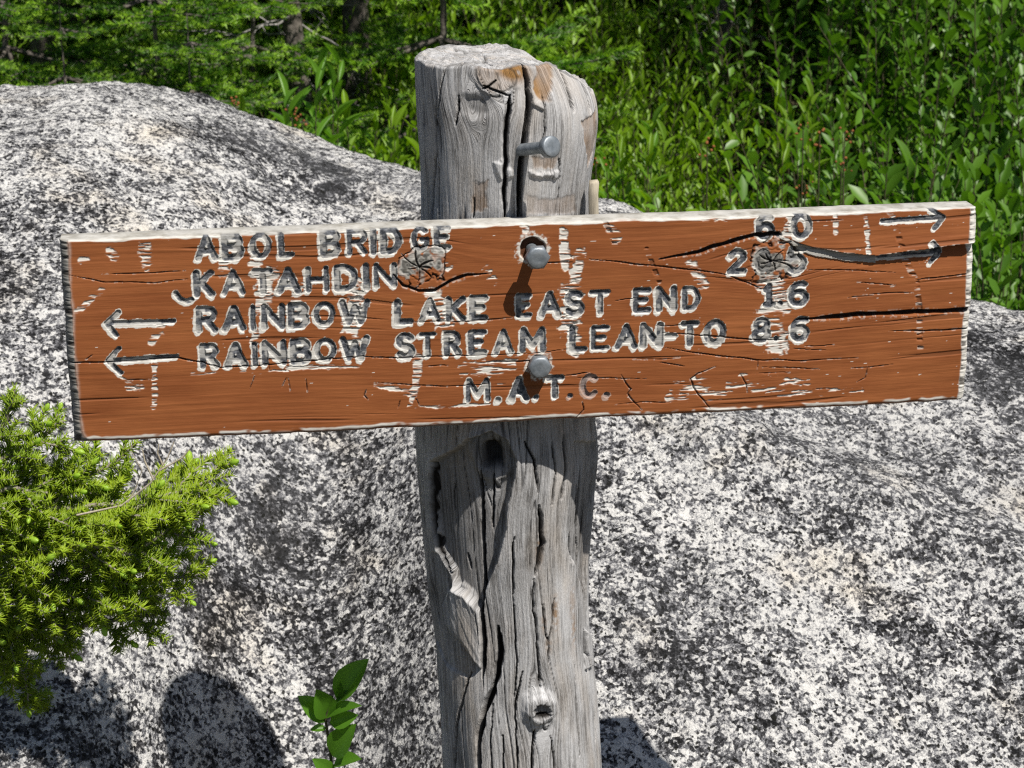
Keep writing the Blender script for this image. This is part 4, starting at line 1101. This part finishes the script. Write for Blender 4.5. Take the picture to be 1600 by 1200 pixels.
def conifer(rng, height, nwh, blen, needle, width, per_m, droop=0.15, low=0.12, tipc=0.8, tuft=False):
    tr = Bag(); br = Bag(); nd = [[], [], [], []]
    zs = np.linspace(0, height, 8)
    v, f = tube(np.stack([0.02 * np.sin(zs * 3), 0.02 * np.cos(zs * 2), zs], 1), 0.020 * height / 2.2 * (1.02 - zs / height), 8); tr.add(v, f)
    def shoot(p0, p1, tip):
        o, fr, s, tc = needles_on(p0, p1, rng, per_m, needle, width, 0.9 if not tuft else 1.2, tip)
        nd[0].append(o); nd[1].append(fr); nd[2].append(s); nd[3].append(tc)
    for w in range(nwh):
        t = w / (nwh - 1)
        z = height * (low + (0.97 - low) * t)
        L0 = blen * (1 - 0.88 * t) + 0.05
        for k in range(6):
            a = k * 1.047 + w * 0.7 + rng.normal() * 0.2
            L = L0 * rng.uniform(.75, 1.1)
            dirh = np.array([math.cos(a), math.sin(a), 0]); sd = np.array([-math.sin(a), math.cos(a), 0])
            ns = 6
            ts = np.linspace(0, 1, ns)
            P = np.array([0, 0, z]) + np.outer(ts * L, dirh) + np.outer(-droop * L * np.sin(ts * 2.2) + 0.16 * L * ts ** 2, [0, 0, 1])
            v, f = tube(P, 0.006 * (1.05 - ts), 4); br.add(v, f)
            m = max(3, int(L / 0.055))
            for q in range(m):
                tq = 0.22 + 0.78 * q / m
                i = min(int(tq * (ns - 1)), ns - 2); fr_ = tq * (ns - 1) - i
                p = P[i] * (1 - fr_) + P[i + 1] * fr_
                for sg in (-1, 1):
                    l2 = (0.20 * L * (1 - tq) + 0.06) * rng.uniform(.7, 1.2)
                    d = dirh * 0.75 + sg * sd * 0.75 + np.array([0, 0, rng.normal() * 0.15 + 0.05]); d /= np.linalg.norm(d)
                    p1 = p + d * l2
                    v, f = tube(np.array([p, p1]), [0.0025, 0.001], 3); br.add(v, f)
                    if tuft: shoot(p1 - d * 0.05, p1, tipc)
                    else:
                        shoot(p, p1, tipc)
                        if l2 > 0.09:
                            for sg2 in (-1, 1):
                                d2 = d * .7 + sg2 * np.cross(d, [0, 0, 1]) * .7
                                pm = p + d * l2 * rng.uniform(.35, .7)
                                shoot(pm, pm + d2 * l2 * 0.5, tipc)
            shoot(P[-3], P[-1], tipc)
    O = np.concatenate(nd[0]); Fr = np.concatenate(nd[1]); S = np.concatenate(nd[2]); T = np.concatenate(nd[3])
    v, f = scatter(NEED_V, NEED_F, O, Fr, S)
    b = Bag(); b.add(v, f, rnd=np.repeat(rng.uniform(0, 1, len(O)), 3), tip=np.repeat(T, 3))
    return tr.mesh("trunk"), br.mesh("branches"), b.mesh("needles", False)
rc = np.random.default_rng(9)
SPR = [conifer(rc, 1.5, 9, 0.66, 0.016, 0.0040, 900), conifer(rc, 1.7, 10, 0.78, 0.016, 0.0040, 820)]
BIG = [conifer(rc, 3.4, 11, 1.15, 0.020, 0.0055, 330, 0.2, 0.05, 0.5)]
SHADE_TALL = [conifer(rc, 4.6, 8, 1.25, 0.03, 0.012, 110, 0.2, 0.44, 0.3)]  # crowns stand above the frame, added to shade the wood behind
PIN = [conifer(rc, 2.2, 6, 0.8, 0.075, 0.0022, 900, 0.0, 0.15, 0.0, True)]
for P, m in ((SPR, M_NEEDLE_B), (BIG, M_NEEDLE_B), (SHADE_TALL, M_NEEDLE_B), (PIN, M_PINE)):
    for tr, br, nd in P:
        tr.materials.append(M_BARK); br.materials.append(M_BARK); nd.materials.append(m)
def put_tree(P, name, x, y, sc, rz, label, cat, group=None, dz=0.0):
    tr, br, nd = P
    e = obj(name, None, None, None, label, cat, group, None, (x, y, float(gz(x, y)) - 0.05 + dz))
    e.rotation_euler = (0, 0, rz); e.scale = (sc, sc, sc)
    obj("trunk", tr, None, e); obj("branches", br, None, e, kind="stuff"); obj("needles", nd, None, e, kind="stuff")
    return e
def XY(px, y): return (px - 800) / FPX * y * 1.02, y
SPL = [(250, 4.75, 1.0, .3, 0, "young spruce with bright tips behind the left crest of the boulder"),
       (400, 4.9, .80, 1.9, 1, "small spruce with spreading lit boughs left of the dead twigs"),
       (30, 4.9, .92, 2.6, 1, "dark young spruce at the far left edge above the boulder"),
       (690, 5.0, 1.1, .9, 0, "yellow green spruce whose boughs show above the post top"),
       (570, 6.3, 1.1, 4.0, 1, "spruce in shade above the dead twigs"),
       (140, 5.7, 1.1, 5.2, 0, "spruce in the dark wood at the upper left"),
       (330, 6.0, 1.1, 3.1, 1, "spruce in the dark wood behind the lit left boughs"),
       (-90, 6.0, 1.1, 1.1, 0, "spruce cut by the left picture edge"),
       (760, 6.4, .95, 5.9, 1, "spruce straight behind the post top"),
       (115, 4.55, .66, .8, 1, "low spruce with lit tips poking over the boulder near the left edge"),
       (215, 4.45, .60, 2.9, 0, "low spruce with lit tips straight above the boulder's left summit"),
       (310, 4.50, .66, 4.4, 1, "low spruce whose right boughs lie above the falling boulder edge"),
       (395, 4.60, .62, 5.6, 0, "low spruce with the rightmost lit bough left of the post"),
       (-10, 4.50, .62, 1.2, 0, "low spruce at the left picture edge"),
       (840, 6.6, 1.0, 2.2, 1, "spruce deep in the thicket right above the post")]
for px, y, sc, rz, i, lab in SPL:
    x, y = XY(px, y); put_tree(SPR[i], "spruce_tree", x, y, sc, rz, lab, "spruce", "young spruces behind the boulder")
for i, (px, y, sc) in enumerate([(-250, 7.6, 1.0), (60, 7.9, 1.1), (330, 7.7, .95), (600, 8.3, 1.2), (900, 8.2, 1.05), (1180, 8.0, 1.1), (1450, 8.4, 1.15), (1720, 7.8, 1.0)]):
    x, y = XY(px, y); put_tree(BIG[0], "forest_spruce", x, y, sc, i * 1.3, "dark spruce in the wood along the picture top, " + ORD[i] + " from left", "spruce", "tall spruces at the back")
for i, (px, y, lab) in enumerate([(552, 5.45, "tall spruce, grey trunk among the dead twigs left of the post, crown added for shade"),
                                  (90, 5.6, "tall spruce with a dark trunk at the upper left, crown added for shade"), (1790, 5.3, "unseen tall spruce added for shade just outside the right picture edge"), (1560, 6.6, "tall spruce behind the shrubs at the upper right, crown added for shade")]):
    x, y = XY(px, y); put_tree(SHADE_TALL[0], "shading_spruce", x, y, 1.0, i * 1.7, lab, "spruce", "tall spruces added to shade the thicket")
for i, (px, y, sc, lab) in enumerate([(1270, 6.3, .85, "pine with long soft needles at the top right"), (1090, 6.9, .8, "pine with long needles above the dark gap in the thicket"), (1430, 7.0, .9, "pine with long needles behind the broad leaved shrubs")]):
    x, y = XY(px, y); put_tree(PIN[0], "pine_sapling", x, y, sc, i * 2.0, lab, "pine", "young pines at the upper right")

# ---- dead tree with bare grey twigs
def dead_tree(px, y, h, seedv, label):
    r = np.random.default_rng(seedv)
    x, y = XY(px, y); z0 = float(gz(x, y)) - .05
    e = obj("dead_tree", None, None, None, label, "dead tree", "dead trees behind the boulder", None, (x, y, z0))
    ts = np.linspace(0, 1, 7)
    P = np.stack([0.10 * np.sin(ts * 2 + seedv), 0.05 * ts, ts * h], 1)
    v, f = tube(P, 0.035 * (1.05 - .7 * ts), 8); b = Bag(); b.add(v, f); obj("trunk", b.mesh("trunk"), M_BARK, e)
    for k in range(26):
        t = r.uniform(.15, .98); p = np.array([np.interp(t, ts, P[:, j]) for j in range(3)])
        a = r.uniform(0, 6.28); L = r.uniform(.08, .30)
        d = np.array([math.cos(a), math.sin(a), r.uniform(-.7, .1)])
        b = Bag(); q = [p]
        for s in range(4): q.append(q[-1] + d * L / 4 + r.normal(size=3) * 0.018); d[2] -= 0.06
        v, f = tube(np.array(q), np.linspace(.0034, .0012, 5), 4); b.add(v, f)
        for s in range(5):
            i = r.integers(1, 5); d2 = d + r.normal(size=3) * 0.7
            v, f = tube(np.array([q[i], q[i] + d2 * L * .18, q[i] + d2 * L * .3 + r.normal(size=3) * .01]), [.002, .0014, .0008], 3); b.add(v, f)
        obj("twig", b.mesh("twig"), M_DEAD, e)
dead_tree(515, 4.95, 1.5, 3, "dead grey tree with bare twigs left of the post")
dead_tree(430, 5.4, 1.5, 8, "dead grey leaning trunk behind the spruce boughs at upper left")
dead_tree(1160, 6.0, 1.2, 5, "dead twiggy sapling in the dark gap at the upper right")

# ------------------------------------------------------------------ stalk plants whose leaves can be picked apart
LEAFM = {}
def leaf_data(mat):
    if mat.name not in LEAFM:
        me = mesh_np("leaf", LV6, LF6, {"rnd": np.full(len(LV6), 0.6)}); me.materials.append(mat); LEAFM[mat.name] = me
    return LEAFM[mat.name]
def put_leaf(e, mat, o, d, nrm, L, w):
    fr = frames(np.array([d]), np.array([nrm]))[0]
    ob = obj("leaf", leaf_data(mat), None, e)
    m = Matrix.Identity(4)
    for c_ in range(3):
        for r_ in range(3): m[r_][c_] = fr[c_][r_] * (w, L, L)[c_]
    m.translation = Vector(o)
    ob.matrix_local = m
    return ob
def stalk(px, py_top, y, L, wr, nst, nl, mat, seedv, label, name="laurel_plant", cat="plant", spread=0.12, group=None, upr=.7):
    r = np.random.default_rng(seedv)
    top = W3(px, py_top, y); z0 = float(gz(top[0], y)) - .03
    e = obj(name, None, None, None, label, cat, group, None, (top[0], y, z0))
    h = top[2] - z0
    for s in range(nst):
        a = r.uniform(0, 6.28); tp = np.array([math.cos(a) * spread * r.uniform(.2, 1), math.sin(a) * spread * .6 * r.uniform(.2, 1), h * r.uniform(.86, 1.0)])
        b0 = tp * np.array([.25, .25, 0])
        ts = np.linspace(0, 1, 5); P = b0 + np.outer(ts, tp - b0) + np.outer(np.sin(ts * 3.14), r.normal(size=3) * 0.012)
        v, f = tube(P, .0032 * (1.1 - .8 * ts), 5); bg_ = Bag(); bg_.add(v, f); obj("stem", bg_.mesh("stem"), M_STEM, e)
        ax = (P[-1] - P[0]) / np.linalg.norm(P[-1] - P[0])
        for i in range(nl):
            t = 1 - 0.30 * (1 - i / (nl - 1)) - 0.0
            p = np.array([np.interp(t, ts, P[:, j]) for j in range(3)])
            az = i * 2.4 + r.normal() * .3 + s
            out = np.array([math.cos(az), math.sin(az), 0])
            d = out * (1 - .5 * i / nl) + ax * (upr + .6 * i / nl + r.normal() * .15)
            put_leaf(e, mat, p, d, np.array([0, 0, 1.0]) - .4 * out + np.array([.2, -.5, .3]) + r.normal(size=3) * .2, L * r.uniform(.75, 1.15), L * wr * r.uniform(.85, 1.1))
    return e
STK = [(490, 95, 4.25, .075, .20, 6, 9, M_LEAF_C, "laurel with long bright leaves behind the boulder left of the post"),
       (470, 165, 4.1, .060, .28, 3, 9, M_LEAF_C, "low laurel shoot at the boulder edge below the long leaved one"),
       (615, 150, 4.3, .055, .30, 5, 9, M_LEAF_A, "laurel close beside the left side of the post top"),
       (350, 130, 4.2, .05, .3, 3, 8, M_LEAF_A, "small laurel poking up over the boulder crest at the left"),
       (1320, 180, 4.3, .058, .42, 4, 10, M_LEAF_B, "broad leaved sprig standing above the right half of the board"),
       (1430, 215, 4.2, .060, .44, 4, 10, M_LEAF_B, "broad leaved sprig above the right arrows"),
       (1560, 240, 4.0, .064, .44, 4, 10, M_LEAF_B, "broad leaved sprig at the right picture edge above the board"),
       (1575, 340, 3.75, .060, .42, 4, 10, M_LEAF_B, "leafy sprig just beyond the right end of the board"),
       (1160, 170, 4.4, .055, .30, 4, 10, M_LEAF_A, "upright laurel above the middle of the board's right half"),
       (1040, 200, 4.3, .055, .30, 4, 10, M_LEAF_A, "upright laurel right of the post with yellow green leaves"),
       (975, 190, 4.3, .055, .28, 4, 10, M_LEAF_C, "bright laurel immediately right of the post"),
       (1240, 140, 4.6, .055, .28, 4, 10, M_LEAF_A, "tall laurel below the dark gap in the thicket")]
for i, (px, py, y, L, wr, ns, nl, mt, lab) in enumerate(STK):
    stalk(px, py, y, L, wr, ns, nl, mt, 300 + i, lab, upr=.42 if i < 2 else .6)

# ---- dried seed heads among the laurels
def seedhead(px, py, y, label, seedv):
    r = np.random.default_rng(seedv); top = W3(px, py, y); z0 = float(gz(top[0], y)) - .03
    e = obj("dried_flower_stalk", None, None, None, label, "flower stalk", "dried flower stalks", None, (top[0], y, z0))
    h = top[2] - z0
    v, f = tube(np.array([[0, 0, 0], [.01, 0, h * .5], [0, 0, h]]), [.003, .002, .0012], 5); b = Bag(); b.add(v, f); obj("stem", b.mesh("stem"), M_STEM, e)
    for k in range(7):
        c = np.array([r.normal() * .010, r.normal() * .010, h + r.uniform(-.022, .014)])
        rr = r.uniform(.0020, .0034); b = Bag()
        zz = np.array([-1, -.6, .1, .7, 1]); v, f = tube(c + np.outer(zz * rr, [0.1, 0, 1]), rr * np.array([.2, .8, 1, .7, .15]), 6); b.add(v, f); obj("seed_capsule", b.mesh("seed_capsule"), M_CAPS, e)
for i, (px, py, lab) in enumerate([(1255, 203, "rusty seed head above the 6 and 0 of the top row"), (1281, 211, "rusty seed head second from left above the board"), (1320, 206, "rusty seed head highest at the right above the board"), (1315, 258, "rusty seed head lower right of three others above the board"),
                                   (1258, 285, "rusty seed head just over the board's top edge"), (1105, 228, "rusty seed head midway between post and board end"), (931, 256, "rusty seed head beside the post's right side"), (366, 162, "rusty seed head on the boulder crest at the left"),
                                   (456, 183, "rusty seed head at the boulder edge under the long leaves"), (472, 186, "rusty seed head nearer the post of the pair at the boulder edge")]):
    seedhead(px, py, 4.05 if px < 600 else 4.0, lab, 400 + i)

# ------------------------------------------------------------------ foreground spruce at the left
NV3 = np.array([(-.5, 0, -.3), (.5, 0, -.3), (0, 0, .55), (0, 1, 0)], float)
NF3 = np.array([(0, 1, 3), (1, 2, 3), (2, 0, 3)])
fr_rng = np.random.default_rng(31)
FX = W3(-95, 900, 1.95)
fsp = obj("spruce_sapling", None, None, None, "bushy bright green spruce sapling with pale buds at the lower left", "spruce", None, None, (FX[0], FX[1], 0.0))
FO = np.array([FX[0], FX[1], 0.0])
zs = np.linspace(-0.05, 1.22, 10)
v, f = tube(np.stack([0.012 * np.sin(zs * 4), 0.01 * np.cos(zs * 3), zs], 1), np.linspace(0.016, 0.004, 10), 8)
b = Bag(); b.add(v, f); obj("trunk", b.mesh("trunk"), M_TWIG, fsp)
bud_me = None
def bud_mesh():
    zz = np.array([-1, -.7, 0, .6, .95]); v, f = tube(np.outer(zz, [0, 1, 0]), np.array([.35, .75, 1.0, .75, .15]), 7)
    me = mesh_np("bud", v, f, {"rnd": np.full(len(v), .5)}); me.materials.append(M_BUD); return me
bud_me = bud_mesh()
def fg_branch(pts, y0, y1, side_len, n_side, seedv, dens=2500, tipc=0.5, naked=0.0):
    r = np.random.default_rng(seedv)
    P = np.array([W3(p[0], p[1], 1.93 + max(0, p[1] - 850) * 0.00036 + (y0 + (y1 - y0) * i / (len(pts) - 1) - 1.82) * 0.3) for i, p in enumerate(pts)])
    # smooth resample
    tt = np.linspace(0, len(P) - 1, 14); P = np.stack([np.interp(tt, np.arange(len(P)), P[:, j]) for j in range(3)], 1)
    P[1:-1] += r.normal(size=(12, 3)) * 0.0018
    wood = Bag(); nd = [[], [], [], []]; buds = []
    v, f = tube(P - FO, np.linspace(.0042, .0016, 14), 6); wood.add(v, f)
    def shoot(p0, p1, tip, d=dens):
        o, fr, s, tc = needles_on(p0, p1, r, d, 0.0130, 0.0017, 0.70, tip, 0.2)
        nd[0].append(o); nd[1].append(fr); nd[2].append(s); nd[3].append(tc)
    axis = P[-1] - P[0]; axis /= np.linalg.norm(axis)
    nrm = np.array([0.05, -0.75, 0.65]) + r.normal(size=3) * .15          # the spray faces up and to the viewer
    nrm -= axis * (nrm @ axis); nrm /= np.linalg.norm(nrm)
    sdv = np.cross(axis, nrm)
    for i in range(int(13 * naked), 13): shoot(P[i], P[i + 1], 0.0 if i < 11 else tipc, dens * .8)
    n_side = max(6, int(n_side * 0.50))
    for k in range(n_side):
        t = 0.06 + 0.90 * (k + r.uniform(-.2, .2)) / n_side; t = min(max(t, .03), .97)
        i = min(int(t * 13), 12); p = P[i] + (P[i + 1] - P[i]) * (t * 13 - i)
        la = P[i + 1] - P[i]; la /= np.linalg.norm(la)
        sg = 1 if k % 2 else -1
        L = side_len * (1.0 - 0.62 * t) * r.uniform(.65, 1.2) * 0.00080
        d = la * .86 + sg * sdv * .58 + nrm * r.normal() * .26; d /= np.linalg.norm(d)
        q = p + d * L
        md = (p + q) / 2 + nrm * .002
        v, f = tube(np.array([p, md, q]) - FO, [.0018, .0014, .0010], 4); wood.add(v, f)
        shoot(p, md, 0); shoot(md, q, tipc)
        if r.uniform() < .55: buds.append((q, d))
        if L > 0.026:
            for sg2 in (-1, 1):
                for u in ((.30, .58) if L > .055 else (.42,)):
                    pp = p + d * L * u; d2 = d * .75 + sg2 * np.cross(d, nrm) * .66 + nrm * r.normal() * .25; d2 /= np.linalg.norm(d2)
                    qq = pp + d2 * L * (.55 - .25 * u) * r.uniform(.8, 1.2)
                    v, f = tube(np.array([pp, (pp + qq) / 2, qq]) - FO, [.0012, .001, .0008], 4); wood.add(v, f)
                    shoot(pp, qq, tipc)
                    if r.uniform() < .14: buds.append((qq, d2))
    br = obj("branch", wood.mesh("branch"), M_TWIG, fsp)
    O = np.concatenate(nd[0]) - FO; Fr = np.concatenate(nd[1]); S = np.concatenate(nd[2]); T = np.concatenate(nd[3])
    v, f = scatter(NV3, NF3, O, Fr, S)
    b = Bag(); b.add(v, f, rnd=np.repeat(r.uniform(0, 1, len(O)), len(NV3)), tip=np.repeat(T, len(NV3)))
    obj("needles", b.mesh("needles", False), M_NEEDLE, br, kind="stuff")
    for q, d in buds:
        s = r.uniform(.0022, .0038)
        ob = obj("bud", bud_me, None, br); fr = frames(np.array([d]), np.array([nrm]))[0]
        m = Matrix.Identity(4)
        for c_ in range(3):
            for r_ in range(3): m[r_][c_] = fr[c_][r_] * (s, s * 1.7, s)[c_]
        m.translation = Vector(q - FO + d * s); ob.matrix_local = m
FGB = [([(-95, 740), (-30, 705), (10, 660), (22, 608)], 1.87, 1.84, 60, 12), ([(-95, 760), (0, 720), (60, 690), (100, 658)], 1.87, 1.83, 75, 14), ([(-95, 850), (0, 815), (90, 775), (160, 735), (215, 690)], 1.87, 1.86, 90, 18),
       ([(-95, 880), (60, 850), (170, 805), (270, 770), (362, 742)], 1.87, 1.78, 125, 26), ([(-95, 840), (20, 800), (110, 790), (200, 790), (290, 800)], 1.88, 1.80, 95, 20), ([(-95, 930), (60, 900), (160, 880), (240, 850), (320, 790)], 1.86, 1.76, 115, 26),
       ([(-95, 960), (40, 930), (150, 915), (230, 905), (312, 898)], 1.86, 1.75, 120, 26), ([(-95, 985), (20, 985), (110, 975), (190, 970), (262, 955)], 1.85, 1.75, 110, 22), ([(-95, 900), (-30, 960), (10, 1010), (35, 1060), (60, 1105)], 1.84, 1.77, 95, 18),
       ([(-95, 800), (-40, 780), (30, 760), (75, 770)], 1.86, 1.80, 100, 14), ([(-95, 900), (10, 870), (100, 850), (180, 855), (250, 880)], 1.84, 1.75, 110, 24), ([(-95, 1020), (-40, 1000), (0, 990), (40, 1000)], 1.83, 1.76, 80, 12)]
for i, (p, y0, y1, sl2, ns) in enumerate(FGB): fg_branch(p, y0, y1, sl2, ns, 500 + i)
# leafless twig on the sapling
tw = Bag()
for pts, r0 in (([(120, 805), (190, 790), (235, 755), (262, 715), (272, 690)], .0012), ([(200, 785), (212, 762), (222, 735), (205, 705)], .0009), ([(240, 750), (226, 720), (222, 700)], .0011), ([(250, 735), (285, 715), (296, 702)], .0011), ([(255, 728), (246, 708), (248, 694)], .001)):
    P = np.array([W3(a, c, 1.90) for a, c in pts]) - FO; v, f = tube(P, np.linspace(r0, r0 * .5, len(P)), 5); tw.add(v, f)
obj("dead_twig", tw.mesh("dead_twig"), M_PEG, fsp)

# ------------------------------------------------------------------ small seedling in front of the boulder
SE = W3(520, 1290, 1.86)
sd = obj("leafy_seedling", None, None, None, "small seedling with glossy oval leaves left of the post at the bottom", "seedling", None, None, (SE[0], SE[1], 0.0))
SO = np.array([SE[0], SE[1], 0.0])
sp_ = [np.array([SE[0] + .004, SE[1], -.02]), W3(522, 1290, 1.86), W3(517, 1180, 1.85), W3(508, 1120, 1.845), W3(520, 1088, 1.84)]
v, f = tube(np.array(sp_) - SO, [.0022, .002, .0016, .0013, .0008], 6); b = Bag(); b.add(v, f); obj("stem", b.mesh("stem"), M_STEM, sd)
for i, (b0, t0, w, dy, nr) in enumerate([((526, 1095), (570, 1034), 40, .004, (-.5, -.8, .35)), ((512, 1122), (497, 1082), 36, -.01, (.3, -.9, .5)), ((508, 1128), (470, 1090), 32, .0, (.5, -.7, .5)), ((510, 1122), (559, 1102), 24, -.012, (0, -.4, .9)),
                                         ((515, 1130), (555, 1118), 26, -.006, (.2, -.8, .5)), ((519, 1182), (551, 1136), 38, -.008, (-.4, -.85, .4)), ((510, 1138), (486, 1140), 12, -.004, (0, -.6, .8)), ((524, 1098), (552, 1080), 14, -.004, (0, -.5, .8)), ((528, 1092), (532, 1068), 12, -.006, (.2, -.8, .4)), ((521, 1195), (560, 1185), 26, -.012, (0, -.5, .9)),
                                         ((520, 1215), (492, 1188), 26, -.008, (.4, -.7, .5)), ((522, 1240), (556, 1212), 30, -.008, (-.2, -.7, .6))]):
    p0 = W3(*b0, 1.845); p1 = W3(*t0, 1.845 + dy); dd = p1 - p0; L = np.linalg.norm(dd)
    put_leaf(sd, M_SEED, p0 - SO, dd, np.array(nr), L * 1.08, w * 0.00072)
